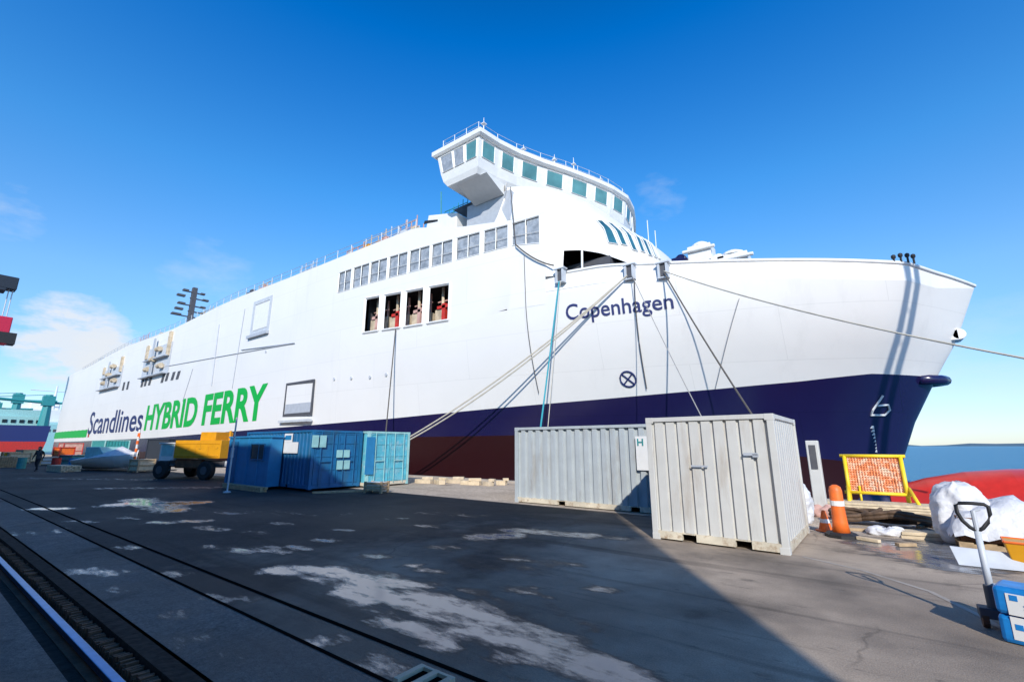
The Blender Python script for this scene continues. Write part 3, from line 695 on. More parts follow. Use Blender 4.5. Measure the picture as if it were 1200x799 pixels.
t2['label'] = 'dark blue Scandlines lettering'
c0, c1 = H(664, 375), H(790, 361); d0, d1_ = H(664, 358), H(790, 344)
t3 = text_part('Copenhagen', c0.x, c1.x, lambda s: c0.z+(c1.z-c0.z)*s, lambda s: d0.z+(d1_.z-d0.z)*s+.06, 'navy_letter', .008, flat)
t3['label'] = 'dark blue Copenhagen lettering near the bow'
b = MB()
xs_ = frange(PY(58, 512, 21.4).x+1, PY(102, 507, 21).x, 12)
for a, c in zip(xs_, xs_[1:]): b.add([onhull(a, 3.3), onhull(c, 3.35), onhull(c, 4.7), onhull(a, 4.6)], [(0, 1, 2, 3)])
b.build('green_stripe', 'green_letter', FERRY)
b = MB(); p = H(104, 506); b.add([onhull(-110.6, 3.3), onhull(-109.7, 3.3), onhull(-109.7, 4.0), onhull(-110.6, 4.0)], [(0, 1, 2, 3)]); b.build('red_mark', 'red_paint', FERRY)
# circle-and-cross thruster mark
c = H(736, 444); b = MB(); rad = .42
ringpts = [onhull(c.x+rad*cos(2*pi*k/28), c.z+rad*sin(2*pi*k/28), .03) for k in range(29)]; b.tube(ringpts, .05, 4)
for s in (1, -1): b.tube([onhull(c.x-rad*.68, c.z-rad*.68*s, .03), onhull(c.x+rad*.68, c.z+rad*.68*s, .03)], .045, 4)
b.build('thruster_mark', 'navy_letter', FERRY)
# white bulb symbol on navy bow
b = MB(); pts = [H(u, v) for u, v in ((1034, 463), (1022, 480), (1020, 486), (1036, 486), (1042, 480), (1040, 474), (1028, 475))]
b.tube([onhull(p.x, p.z, .04) for p in pts], .055, 5); b.build('bulb_mark', 'white_paint', FERRY)
b = MB()
for k in range(8):
    p = H(1021+k*.5, 500+k*4); q = onhull(p.x, p.z, .03); b.obox(q, (1, 0, 0), (0, 1, 0), (0, 0, 1), .10, .03, .07)
b.build('draught_mark', 'white_paint', FERRY)
# bulbous bow
b = MB(); prof = []
pts = [Vector((-8+i*1.0, YC, -1.6)) for i in range(13)]; b.tube(pts, [1.9]*8+[1.85, 1.75, 1.55, 1.15, .45], 20); b.build('bulbous_bow', 'hull_navy', FERRY, smooth=True)
# fenders at stem
b = MB(); z = PY(1105, 446, YC).z; b.tube([(2.9, YC-1.4, z), (3.9, YC-.4, z), (4.1, YC, z), (3.9, YC+.4, z), (2.9, YC+1.4, z)], .27, 10); b.build('bow_fender', 'hull_navy', FERRY, smooth=True)
b = MB(); p = PY(1131, 392, YC-.3); b.box((4.2, YC-.7, p.z-.3), (4.95, YC+.4, p.z+.3)); b.tube([(4.95, YC-.7, p.z), (4.95, YC+.4, p.z)], .3, 12); b.build('bow_bracket', 'white_paint', FERRY, bevel=.04)
b = MB(); p = H(1070, 470); 
# fairleads below the mooring opening
FL = []
for u, v in ((657, 324), (738, 320), (777, 318)):
    p = H(u, v); q = onhull(p.x, p.z, .15); FL.append(q)
    f = MB(); f.box((q.x-.38, q.y-.12, q.z+.42), (q.x+.38, q.y+.3, q.z+.5)); f.box((q.x-.3, q.y-.1, q.z-.45), (q.x+.3, q.y+.3, q.z-.38)); 
    for s in (-.22, .22): f.box((q.x+s-.06, q.y-.08, q.z-.38), (q.x+s+.06, q.y+.3, q.z+.42))
    fo = f.build('fairlead', 'light_grey', FERRY); f = MB(); f.box((q.x-.15, q.y+.02, q.z-.3), (q.x+.15, q.y+.12, q.z+.35)); f.build('roller', 'dark_grey', fo)
# deck gear on foredeck (white winch housings) and small bow lights
for (u, v0, v1, w, nm) in ((820, 280, 306, 1.4, 0), (858, 290, 306, 1.7, 1), (795, 295, 306, .9, 2), (840, 294, 306, .9, 3)):
    y = 28.5; p, q = PY(u, v1, y), PY(u, v0, y); b = MB(); zf = interp(RIM, p.x)-1.2
    b.box((p.x-w/2, y, zf), (p.x+w/2, y+1.4, q.z-.35)); b.lathe((p.x, y+.6, q.z-.35), [(w*.42, 0), (w*.4, .15), (w*.2, .33), (.05, .36)], 12); b.tube([(p.x-w*.7, y-.1, q.z-.7), (p.x+w*.7, y-.1, q.z-.7)], .12, 8)
    b.build('winch_housing', 'white_paint' if nm != 2 else 'hull_navy', FERRY, bevel=.05)
for k, (u, v) in enumerate(((1047, 302), (1055, 300), (1063, 300), (1070, 301))):
    p = H(u, 306); y = p.y+.3; q = PY(u, v, y); b = MB(); b.tube([(q.x, y, interp(RIM, q.x)), (q.x, y, q.z+.1)], .05, 6); b.lathe((q.x, y, q.z-.05), [(.08, 0), (.10, .07), (.09, .16), (.03, .2)], 10); b.build('deck_light', 'black', FERRY)

# ------------------------------------------------------------------ mooring ropes
def hline(label, p, q, r_, m):     # line lying against the curved plating
    b = MB(); b.tube([onhull(p.x+(q.x-p.x)*i/20, p.z+(q.z-p.z)*i/20, .10) for i in range(21)], r_, 6)
    o = b.build('hull_cable', m, org=q); tag(o, label, 'cable', 'thin cables against the white hull side'); return o
def rope(name, label, p, q, sag, r_, m, grp=None, double=0):
    b = MB()
    for k in range(2 if double else 1):
        o = Vector((0, 0, .0)) if k == 0 else Vector((.25, 0, 0)); pts = []
        for i in range(25):
            t = i/24; s = p.lerp(q+o, t); s.z -= sag*4*t*(1-t)*(1+.25*k); pts.append(s)
        b.tube(pts, r_, 6)
    o = b.build(name, m, org=q); tag(o, label, 'rope', grp); return o
gr = 'mooring ropes and lines running down from the ferry'
f0, f1, f2 = FL
rope('mooring_rope', 'teal rope hanging from the leftmost fairlead down behind the grey container', f0+Vector((0, -.1, -.4)), PY(632, 512, 18.9)*1, .05, .045, 'rope_teal', gr)
rope('mooring_rope', 'pale thin line close beside the teal rope', f0+Vector((.1, -.1, -.4)), PY(641, 512, 18.9), .05, .02, 'rope_pale', gr)
b_end = G(472, 561); b_end = Vector((b_end.x, min(b_end.y, 19.0), .45)); e0 = PY(474, 507, 19.0)
rope('mooring_rope', 'doubled pale rope sloping from the middle fairlead far down to the left', f1+Vector((-.1, -.1, -.2)), e0+Vector((-3.3, 0, -1.6)), .75, .045, 'rope_pale', gr, double=1)
hline('dark line hanging steeply from the middle fairlead past the ship name', H(744, 328), H(758, 455), .028, 'rope_dark')
rope('mooring_rope', 'thin pale line from the middle fairlead down behind the white container', f1+Vector((.2, -.1, -.3)), PY(824, 492, 18.9), .1, .022, 'rope_grey', gr)
rope('mooring_rope', 'dark rope sloping from the right fairlead down across the navy band', f2+Vector((.1, -.1, -.2)), PY(896, 508, 18.8), .15, .038, 'rope_dark', gr)
rope('mooring_rope', 'very long tan rope stretched from the right fairlead across the bow and out of view', f2+Vector((.1, -.1, -.1)), PY(1290, 436, 18.0), .35, .035, 'rope_pale', gr)
hline('thin dark cable hanging down the white side left of the teal rope', H(615, 300), H(632, 460), .022, 'rope_dark')
p = H(465, 386); rope('hull_cable', 'dark cable hanging below the row of large side openings', onhull(p.x, p.z, .12), PY(452, 508, 20.6), .0, .045, 'rope_dark')
p = SH(604, 248); rope('hull_cable', 'thin cable hanging from the bridge wing over the last grey window', Vector((-16.7, 22.1, 18.9)), Vector((onhull(H(606, 288).x, H(606, 288).z, .2))), -.05, .03, 'rope_dark')
p = onhull(H(606, 288).x, H(606, 288).z, .2); rope('hull_cable', 'thick drooping cable running from the last grey window to the mooring opening', p, onhull(H(650, 312).x, H(650, 312).z, .15), .25, .05, 'rope_dark')
hline('faint thin line down the white bow plating', H(866, 350), H(838, 455), .018, 'rope_grey')

# ------------------------------------------------------------------ containers
def corrug(b, p0, p1, z0, z1, nrm, pitch, depth, flatfrac=.28, mi=0):
    """trapezoid-corrugated wall from p0 to p1; nrm points outward"""
    p0, p1 = Vector(p0), Vector(p1); L_ = (p1-p0).length; d = (p1-p0)/L_; n_ = max(1, round(L_/pitch)); w = L_/n_; nrm = Vector(nrm)
    prof = []
    for i in range(n_):
        a = i*w
        if flatfrac < .2: prof += [(a, 0), (a+w*.5-.035, 0), (a+w*.5-.022, -depth), (a+w*.5+.022, -depth), (a+w*.5+.035, 0)]; continue
        prof += [(a, 0), (a+w*(1-flatfrac)*.5, 0) if False else (a+w*(.5-flatfrac/2), 0), (a+w*(.5-flatfrac/2+.09), -depth), (a+w*(.5+flatfrac/2-.09), -depth), (a+w*(.5+flatfrac/2), 0)]
    prof.append((L_, 0)); vs = []
    for a, o in prof:
        q = p0+d*a+nrm*o; vs += [Vector((q.x, q.y, z0)), Vector((q.x, q.y, z1))]
    b.add(vs, [(2*i, 2*i+2, 2*i+3, 2*i+1) for i in range(len(prof)-1)], mi)
def container(name, label, loc, L, W, Hh, body_m, frame_m, base_m, pitch=.28, depth=.04, ff=.5, grp=None, pockets=True, doors=None, openside=None):
    """local: x 0..L, y 0..W ; doors: 'x+' or None"""
    t = thing(name, label, 'container', loc, grp); ox, oy, oz = loc
    b = MB(); i = .03
    corrug(b, (i, i, 0), (L-i, i, 0), .16, Hh-.08, (0, -1, 0), pitch, depth, ff); corrug(b, (i, W-i, 0), (L-i, W-i, 0), .16, Hh-.08, (0, 1, 0), pitch, depth, ff)
    corrug(b, (i, i, 0), (i, W-i, 0), .16, Hh-.08, (-1, 0, 0), pitch, depth, ff)
    if doors != 'x+': corrug(b, (L-i, i, 0), (L-i, W-i, 0), .16, Hh-.08, (1, 0, 0), pitch, depth, ff)
    b.v = [v+Vector(loc) for v in b.v]; b.build('side_panel', body_m, t)
    b = MB()
    for x in (0, L-.12):
        for y in (0, W-.12): b.box((x, y, .0), (x+.12, y+.12, Hh))
    for y in (0, W-.09): b.box((.12, y, Hh-.09), (L-.12, y+.09, Hh-.002))
    for x in (0, L-.09): b.box((x, .12, Hh-.09), (x+.09, W-.12, Hh-.002))
    for x in (-.004, L-.156):
        for y in (-.004, W-.156):
            for z in (-0.001, Hh-.12): b.box((x, y, z), (x+.16, y+.16, z+.121))
    b.v = [v+Vector(loc) for v in b.v]; b.build('frame', frame_m, t, bevel=.008)
    b = MB(); b.box((.05, .05, Hh-.05), (L-.05, W-.05, Hh-.012)); b.v = [v+Vector(loc) for v in b.v]; b.build('roof', body_m, t)
    b = MB()
    for y in (0, W-.1):
        cuts = [0.12, L*.30-.14, L*.30+.14, L*.70-.14, L*.70+.14, L-.12] if pockets else [.12, L-.12]
        for a, c in zip(cuts[::2], cuts[1::2]): b.box((a, y, .03), (c, y+.1, .17))
        if pockets: b.box((.12, y+.03, .145), (L-.12, y+.1, .172))
    for x in (0, L-.1): b.box((x, .12, .03), (x+.1, W-.12, .17))
    b.box((.1, .1, .145), (L-.1, W-.1, .16)); b.v = [v+Vector(loc) for v in b.v]; b.build('base_rail', base_m, t)
    if doors == 'x+':
        for k in range(2):
            y0 = .12+k*(W-.24)/2; y1 = y0+(W-.24)/2; b = MB(); b.box((L-.07, y0+.01, .17), (L-.03, y1-.01, Hh-.1))
            for zz in (.2, .75, 1.3, 1.85, Hh-.16): b.box((L-.03, y0+.02, zz), (L-.008, y1-.02, zz+.05))
            for yy_ in (y0+.03, y1-.07): b.box((L-.03, yy_, .18), (L-.004, yy_+.04, Hh-.11))
            b.v = [v+Vector(loc) for v in b.v]; d = b.build('door', body_m, t); b = MB()
            for yy_ in (y0+.28, y1-.28): b.tube([(L+.03, yy_, .12), (L+.03, yy_, Hh-.06)], .018, 6)
            b.box((L+.02, y0+.28, 1.1), (L+.05, y1-.3, 1.14)); b.v = [v+Vector(loc) for v in b.v]; b.build('lock_rod', frame_m, d)
    return t
# white ten-foot container, near
WC = container('white_container', 'dirty white steel container with wide flat ribs standing on the sunlit asphalt', (-3.68, 9.72, .0), 2.44, 2.75, 2.43, 'cont_white', 'cont_white', 'cont_base', pitch=.245, depth=.05, ff=.1)
turn(WC, -1.5)
b = MB()
for (u, v, w, h) in ((880, 532, .12, .05), (886, 533.5, .05, .06), (820, 546, .16, .035)):
    p = PY(u, v, 9.70); b.box((p.x-w, p.y-.003, p.z-h/2), (p.x+w, p.y+.012, p.z+h/2))
b.build('stencil_smudge', 'grey_paint_shade', WC)
GC = container('grey_container', 'long blue-grey corrugated container standing between the ferry and the white container', (-9.62, 12.98, .0), 6.06, 2.44, 2.46, 'cont_grey', 'cont_grey', 'cont_base', pitch=.30, depth=.075, ff=.52)
b = MB(); p = PY(744, 511, 12.94); q = PY(756, 551, 12.94); b.box((p.x, 12.955, q.z), (q.x+.5, 12.965, p.z)); s = b.build('sign_board', 'white_paint', GC)
b = MB(); p = PY(750, 518, 12.94); 
b.box((p.x-.09, 12.945, p.z-.1), (p.x-.05, 12.953, p.z+.1)); b.box((p.x+.05, 12.945, p.z-.1), (p.x+.09, 12.953, p.z+.1)); b.box((p.x-.05, 12.945, p.z-.02), (p.x+.05, 12.953, p.z+.02)); b.build('sign_emblem', 'teal', s)
# blue containers
BC = container('blue_container', 'dark blue container in shade with a white notice on its long side', (-24.45, 10.6, .08), 6.06, 2.44, 2.42, 'cont_blue', 'cont_blue', 'cont_blue', doors='x+')
b = MB(); p, q = PY(333, 518, 10.57), PY(348, 531, 10.57); b.box((p.x, 10.57, q.z), (q.x, 10.59, p.z)); p2, q2 = PY(334, 508, 10.57), PY(342, 518, 10.57); b.box((p2.x, 10.57, q2.z), (q2.x, 10.59, p2.z)); s = b.build('notice_board', 'white_paint', BC)
b = MB(); b.box((p2.x+.08, 10.562, q2.z+.1), (q2.x-.08, 10.569, p2.z-.08)); b.build('notice_emblem', 'cont_blue_light', s)
for (u0, v0, u1, v1) in ((365, 510, 383, 524), (394, 527, 410, 536), (394, 539, 410, 550)):
    b = MB(); x = -18.34; a, c = PX(u0, v1, x), PX(u1, v0, x); m_ = (a.y+c.y)/2
    b.box((x, a.y, a.z), (x+.012, m_-.03, c.z)); b.box((x, m_+.03, a.z), (x+.012, c.y, c.z)); b.build('door_notice', 'teal_pale', BC)
CC = container('cyan_container', 'pale cyan container with sunlit doors standing behind the dark blue one', (-24.1, 13.12, .05), 6.06, 2.44, 2.45, 'cont_cyan', 'teal_pale', 'cont_base', doors='x+')
b = MB(); x = -18.0; a, c = PX(427, 556, x), PX(440, 512, x); b.box((x, a.y, a.z), (x+.015, c.y, c.z)); b.build('door_patch', 'cont_blue_light', CC)
cab = thing('site_cabin', 'small blue site cabin with a dark window at the left end of the blue containers', 'cabin', (-21.5, 10, 0))
FYC = 9.98; xl = PY(266, 545, FYC).x; xr = PY(315, 545, FYC).x
b = MB(); b.box((xl, FYC, .12), (xr, 10.5, 2.2)); b.box((xl-.08, FYC-.05, 2.2), (xr+.08, 10.5, 2.28))
for k in range(5): b.box((xl+k*(xr-xl-.04)/4, FYC-.03, .14), (xl+.04+k*(xr-xl-.04)/4, FYC, 2.19))
body = b.build('cabin_wall', 'cont_blue_light', cab, bevel=.01)
p, q = PY(296, 521, FYC), PY(309, 538, FYC); b = MB(); b.box((p.x, FYC-.02, q.z), (q.x, FYC+.01, p.z)); w = b.build('window', 'glass_dark', cab)
b = MB()
for a_, c_ in (((p.x-.05, FYC-.05, q.z-.05), (q.x+.05, FYC, q.z)), ((p.x-.05, FYC-.05, p.z), (q.x+.05, FYC, p.z+.05)), ((p.x-.05, FYC-.05, q.z), (p.x, FYC, p.z)), ((q.x, FYC-.05, q.z), (q.x+.05, FYC, p.z))): b.box(a_, c_)
b.build('window_frame', 'cont_blue', w)
b = MB(); b.box((xl+.25, FYC-.045, .16), (xl+1.0, FYC-.031, 2.05)); b.build('door', 'cont_blue', cab)
b = MB(); b.box((xl+.35, FYC-.055, 1.3), (xl+.7, FYC-.047, 1.75)); b.build('door_notice', 'light_grey', cab)
# timber bearers under the cabin, small crate
def plank_stack(name, label, cat, p, L_, W_, n_, deg, m='wood_pale', grp=None, th=.06):
    t = thing(name, label, cat, p, grp)
    for k in range(n_):
        b = MB(); zz = p[2]+k*(th+.012)
        for j in range(max(1, int(W_/.14))): b.box((p[0]-L_/2+random.uniform(-.05, .05), p[1]-W_/2+j*.14, zz), (p[0]+L_/2+random.uniform(-.08, .08), p[1]-W_/2+j*.14+.125, zz+th))
        b.build('plank', m, t)
    turn(t, deg); return t
plank_stack('timber_sleeper', 'weathered timber bearers lying in front of the blue site cabin', 'timber', (-21.6, 9.5, 0), 3.6, .28, 2, 0, 'wood', th=.09)
plank_stack('timber_sleeper', 'flat board lying by the open end of the blue containers', 'timber', (-17.2, 11.4, 0), 2.2, .3, 1, 60, 'wood')
def crate(name, label, cat, p, sx, sy, sz, m, deg=0, slat=True, grp=None, m2='wood'):
    t = thing(name, label, cat, p, grp); b = MB(); x, y, z = p
    b.box((x-sx/2+.03, y-sy/2+.03, z+.1), (x+sx/2-.03, y+sy/2-.03, z+sz)); b.build('crate_body', m, t, bevel=.01)
    b = MB()
    n_ = 3
    for sxx in (-1, 1):
        for syy in (-1, 1): b.box((x+sxx*sx/2-.04, y+syy*sy/2-.04, z), (x+sxx*sx/2+.04, y+syy*sy/2+.04, z+sz+.02))
    for zz in (.1, sz*.5, sz-.08):
        for syy in (-1, 1): b.box((x-sx/2, y+syy*sy/2-.025, z+zz), (x+sx/2, y+syy*sy/2+.025, z+zz+.07))
        for sxx in (-1, 1): b.box((x+sxx*sx/2-.025, y-sy/2, z+zz), (x+sxx*sx/2+.025, y+sy/2, z+zz+.07))
    b.build('crate_frame', m2, t)
    turn(t, deg); return t
crate('crate', 'small white box on dark skids in front of the cyan container doors', 'crate', (G(441, 577).x, G(441, 577).y, 0), .75, .5, .42, 'white_paint', 20)

# ------------------------------------------------------------------ yellow wheel machine
def wheel(t, c, r_, w, axis, m='tyre', hub='dark_grey'):
    c = Vector(c); a = Vector(axis); b = MB(); b.tube([c-a*w/2, c-a*w*.42, c+a*w*.42, c+a*w/2], [r_*.9, r_, r_, r_*.9], 20); o = b.build('wheel', m, t, smooth=False)
    b = MB(); b.tube([c-a*(w/2+.02), c+a*(w/2+.02)], r_*.45, 14); b.build('wheel_hub', hub, o)
LO = Vector((-31.2, 11.2, 0))
ld = thing('wheel_loader', 'yellow wheeled site machine with black tyres parked left of the blue cabin', 'machine', LO)
def bx(dx0, dx1, dy0, dy1, z0, z1): return ((LO.x+dx0, LO.y+dy0, z0), (LO.x+dx1, LO.y+dy1, z1))
b = MB(); b.box(*bx(-2.6, 2.3, -.7, .7, .65, 1.0)); b.build('chassis', 'dark_grey', ld, bevel=.03)
b = MB(); b.box(*bx(-1.0, 2.3, -1.0, 1.0, 1.15, 2.15)); b.box(*bx(-.9, 2.2, -1.03, -.99, 1.25, 1.33)); b.box(*bx(-.9, 2.2, -1.03, -.99, 1.95, 2.01)); b.box(*bx(.5, .56, -1.03, -.99, 1.34, 1.94)); b.box(*bx(1.4, 1.46, -1.03, -.99, 1.34, 1.94)); b.build('body_panel', 'yellow_paint', ld, bevel=.06)
b = MB(); b.box(*bx(.3, 1.4, -.6, .6, 2.15, 2.62)); b.tube([LO+Vector((1.8, 0, 2.15)), LO+Vector((1.8, 0, 2.7))], .07, 8); b.build('engine_cover', 'yellow_paint', ld, bevel=.05)
b = MB(); b.box(*bx(-2.3, -1.25, -.8, .8, 1.0, 1.25)); 
for dx in (-2.3, -1.32):
    for dy in (-.8, .73): b.box(*bx(dx, dx+.07, dy, dy+.07, 1.25, 1.95))
b.box(*bx(-2.4, -1.2, -.85, .85, 1.95, 2.03)); cb = b.build('cab', 'white_paint', ld)
b = MB(); b.box(*bx(-2.27, -1.28, -.775, .775, 1.26, 1.94)); b.build('cab_glass', 'teal_pale', cb)
for dx in (-1.75, 1.45):
    for dy in (-.95, .95): wheel(ld, (LO.x+dx, LO.y+dy, .5), .5, .34, (0, 1, 0))
b = MB(); b.box(*bx(2.3, 2.6, -.6, .6, .7, 1.0)); b.build('rear_lamp_bar', 'light_grey', ld)
b = MB(); b.box(*bx(-1.0, .9, -.85, -.6, .6, 1.1)); b.build('fuel_tank', 'rust', ld, bevel=.05)
b = MB()
for k in range(3): b.box(*bx(-1.25, -.95, -.95, -.7, .45+.28*k, .5+.28*k))
b.build('step', 'steel', ld)
turn(ld, 22)

# ------------------------------------------------------------------ person walking
def person(loc, deg):
    # skinned skeleton, local coords facing +x
    J = {'pel': (0, 0, .95), 'chest': (.03, 0, 1.30), 'neck': (.04, 0, 1.50), 'head': (.07, 0, 1.62), 'top': (.07, 0, 1.74),
         'ls': (.02, .19, 1.43), 'le': (-.10, .25, 1.16), 'lw': (-.02, .25, .92), 'rs': (.02, -.19, 1.43), 're': (.06, -.25, 1.15), 'rw': (.22, -.23, .97),
         'lh': (0, .10, .90), 'lk': (.20, .11, .50), 'la': (.18, .11, .09), 'lt': (.36, .12, .04), 'rh': (0, -.10, .90), 'rk': (-.02, -.11, .49), 'ra': (-.26, -.11, .14), 'rt': (-.12, -.12, .04)}
    E = [('pel', 'chest'), ('chest', 'neck'), ('neck', 'head'), ('head', 'top'), ('chest', 'ls'), ('ls', 'le'), ('le', 'lw'), ('chest', 'rs'), ('rs', 're'), ('re', 'rw'), ('pel', 'lh'), ('lh', 'lk'), ('lk', 'la'), ('la', 'lt'), ('pel', 'rh'), ('rh', 'rk'), ('rk', 'ra'), ('ra', 'rt')]
    Rr = dict(pel=.15, chest=.17, neck=.06, head=.10, top=.075, ls=.075, rs=.075, le=.05, re=.05, lw=.035, rw=.035, lh=.10, rh=.10, lk=.065, rk=.065, la=.045, ra=.045, lt=.035, rt=.035)
    # hands: palm + fingers
    for s, w in (('l', 'lw'), ('r', 'rw')):
        W_ = Vector(J[w]); k = s+'palm'; J[k] = tuple(W_+Vector((.03, 0, -.08))); Rr[k] = .03; E.append((w, k))
        for f in range(5):
            off = Vector((.02+.016*f-.03, (.0), -.0)); kk = f'{s}f{f}'; J[kk] = tuple(Vector(J[k])+Vector((.022*(f-2), .0, -.03 if f else -.0))); Rr[kk] = .011; E.append((k, kk)); k2 = kk+'t'
            J[k2] = tuple(Vector(J[kk])+Vector((.012, 0, -.055+.006*abs(f-2)))); Rr[k2] = .009; E.append((kk, k2))
    keys = list(J); me = bpy.data.meshes.new('person'); me.from_pydata([J[k] for k in keys], [(keys.index(a), keys.index(c)) for a, c in E], [])
    t = thing('person', 'person in dark clothes walking alone on the quay at far left', 'person', loc)
    o = bpy.data.objects.new('body', me); COL.objects.link(o); o.parent = t
    sk = o.modifiers.new('skin', 'SKIN'); 
    for i, k in enumerate(keys): me.skin_vertices[0].data[i].radius = (Rr[k], Rr[k]*(.8 if k in ('pel', 'chest') else 1)); me.skin_vertices[0].data[i].use_root = (k == 'pel')
    su = o.modifiers.new('sub', 'SUBSURF'); su.levels = su.render_levels = 2; me.materials.append(M['cloth_dark'])
    ORG[o.name] = Vector(loc); b = MB(); L0 = Vector(loc)
    b.lathe(L0+Vector((.06, 0, 1.66)), [(.11, 0), (.118, .05), (.10, .10), (.03, .125)], 12); b.build('hair', 'black', t, smooth=True)
    b = MB(); b.obox(L0+Vector((.155, 0, 1.64)), (1, 0, 0), (0, 1, 0), (0, 0, 1), .025, .06, .07); b.obox(L0+Vector((.19, 0, 1.64)), (1, 0, 0), (0, 1, 0), (0, 0, 1), .012, .012, .018); b.build('face', 'skin', t, bevel=.015)
    b = MB(); b.lathe(L0+Vector((0, 0, .86)), [(.17, 0), (.185, .1), (.17, .3), (.205, .5), (.16, .62), (.07, .66)], 14)
    b.v = [Vector((L0.x+(v.x-L0.x)*.8, v.y, v.z)) for v in b.v]; b.build('jacket', 'cloth_grey', t, smooth=True)
    turn(t, deg); return t
pg = G(42, 552); person((pg.x, pg.y, 0), -40)

# ------------------------------------------------------------------ far-left clutter on quay
def at(u, v): p = G(u, v); return (p.x, p.y, 0)
crate('crate', 'tan wooden crate left of the walking person', 'crate', at(18, 543), 2.4, 1.6, 1.1, 'wood_pale', 5)
crate('crate', 'pale packing crate directly behind the walking person', 'crate', at(31, 541.5), 1.8, 1.5, 1.4, 'beige', 12)
crate('crate', 'low grey crate right of the walking person', 'crate', at(57, 545), 1.4, 1.2, .8, 'light_grey', -8)
crate('crate', 'orange red bin with stakes standing left of the white heap', 'bin', at(72, 543), 1.6, 1.2, 1.7, 'orange_paint', 8, m2='red_paint')
crate('crate', 'low dark green skip full of scrap by the white heap', 'skip', at(88, 546), 2.6, 1.6, 1.0, 'teal', 8, m2='dark_grey')
crate('crate', 'tan wooden box between the white heap and the yellow machine', 'box', at(165, 553), 1.3, 1.0, .9, 'wood_pale', 8)
container('teal_container', 'teal container in the shade of the hull beyond the white heap', (-78, 15.3, 0), 6.06, 2.4, 2.5, 'teal', 'teal_pale', 'dark_grey')
container('navy_container', 'dark blue container near the stern of the ferry', (-60, 16.2, 0), 6.06, 2.4, 2.5, 'crane_dark', 'crane_dark', 'dark_grey')
crate('crate', 'small pink transformer box by the stern of the ferry', 'box', at(80, 538), 3, 2, 2.2, 'primer_pink', 0, m2='red_paint')
def drum(label, u, v, m, grp='oil drums by the stern'):
    p = Vector(at(u, v)); t = thing('oil_drum', label, 'drum', p, grp); b = MB()
    b.lathe(p, [(.29, 0), (.3, .02), (.285, .04), (.285, .29), (.3, .31), (.285, .33), (.285, .58), (.3, .6), (.285, .62), (.285, .86), (.3, .89), (.27, .89), (.27, .87)], 16); b.build('drum_shell', m, t)
    b = MB(); b.lathe(p+Vector((.12, 0, .87)), [(.04, 0), (.04, .03)], 8); b.build('bung', 'steel', t)
drum('rust red oil drum right of the walking person', 64, 550, 'red_paint'); drum('blue oil drum standing in front of the dark green skip', 84, 550, 'cont_blue_light'); drum('teal oil drum left of the walking person', 24, 549, 'teal')
plank_stack('timber_stack', 'pale plank pile on the sunlit quay left of the white boat', 'timber', at(75, 552), 3.2, 1.2, 4, 5, 'wood_pale', th=.1)
plank_stack('timber_stack', 'brown plank pile beyond the walking person at far left', 'timber', at(8, 547), 3.0, 1.2, 7, -5, 'wood', th=.12)
crate('crate', 'small green crate standing right of the orange red bin', 'crate', at(100, 545), 1.2, 1.0, 1.0, 'green_letter', 8)
crate('crate', 'yellow crate beside the teal drum at far left', 'crate', at(10, 543), 1.5, 1.2, 1.2, 'yellow_paint', 0)
# white tarp-covered boat
tb = Vector(at(128, 551)); t = thing('covered_dinghy', 'small white boat under a pale tarp on the quay below the green stripe', 'boat', tb)
b = MB(); n_ = 12; rings = []
for i in range(n_+1):
    s = i/n_; w = 1.1*(1-(max(0, s-.45)/.55)**2*.95); h = .7+.5*s
    rings.append([tb+Vector((-3.2+6.4*s, -w, h)), tb+Vector((-3.2+6.4*s, -w*.7, .25)), tb+Vector((-3.2+6.4*s, 0, .05+.3*s*s)), tb+Vector((-3.2+6.4*s, w*.7, .25)), tb+Vector((-3.2+6.4*s, w, h))])
for i in range(n_):
    b.add(rings[i]+rings[i+1], [(k, k+1, k+6, k+5) for k in range(4)])
b.build('boat_hull', 'white_paint', t, smooth=True)
b = MB()
vs = []
for i in range(n_+1):
    s = i/n_; w = 1.12*(1-(max(0, s-.45)/.55)**2*.95); h = .7+.5*s; pk = .5*math.exp(-((s-.62)/.16)**2)+.25*abs(sin(s*11))+.1
    vs += [tb+Vector((-3.2+6.4*s, -w, h+.02)), tb+Vector((-3.2+6.4*s, -w*.45, h+pk*.7)), tb+Vector((-3.2+6.4*s, 0, h+pk)), tb+Vector((-3.2+6.4*s, w*.45, h+pk*.7)), tb+Vector((-3.2+6.4*s, w, h+.02))]
b.add(vs, [(i*5+k, i*5+k+1, i*5+k+6, i*5+k+5) for i in range(n_) for k in range(4)]); b.build('tarp', 'bag', t, smooth=True)
b = MB(); b.box((tb.x-2.2, tb.y-.7, .9), (tb.x-.4, tb.y+.7, 1.75)); b.quadprism([(tb.x-.4, tb.y-.7, .9), (tb.x+.5, tb.y-.7, 1.0), (tb.x-.4, tb.y-.7, 1.7)], (0, 1.4, 0)); b.build('wheelhouse', 'teal_pale', t, bevel=.05); turn(t, 15)
# red and white striped post
p = Vector(at(155, 553)); t = thing('striped_post', 'red and white striped post beside the yellow machine', 'post', p)
b = MB(); b.tube([p, p+Vector((0, 0, 3.0))], .07, 8); b.build('pole', 'white_paint', t)
b = MB()
for k in range(5): b.tube([p+Vector((0, 0, .3+k*.55)), p+Vector((0, 0, .55+k*.55))], .085, 8)
b.quadprism([p+Vector((-.3, 0, 2.4)), p+Vector((.3, 0, 2.4)), p+Vector((0, 0, 2.9))], (0, .03, 0)); b.build('red_band', 'orange_paint', t)
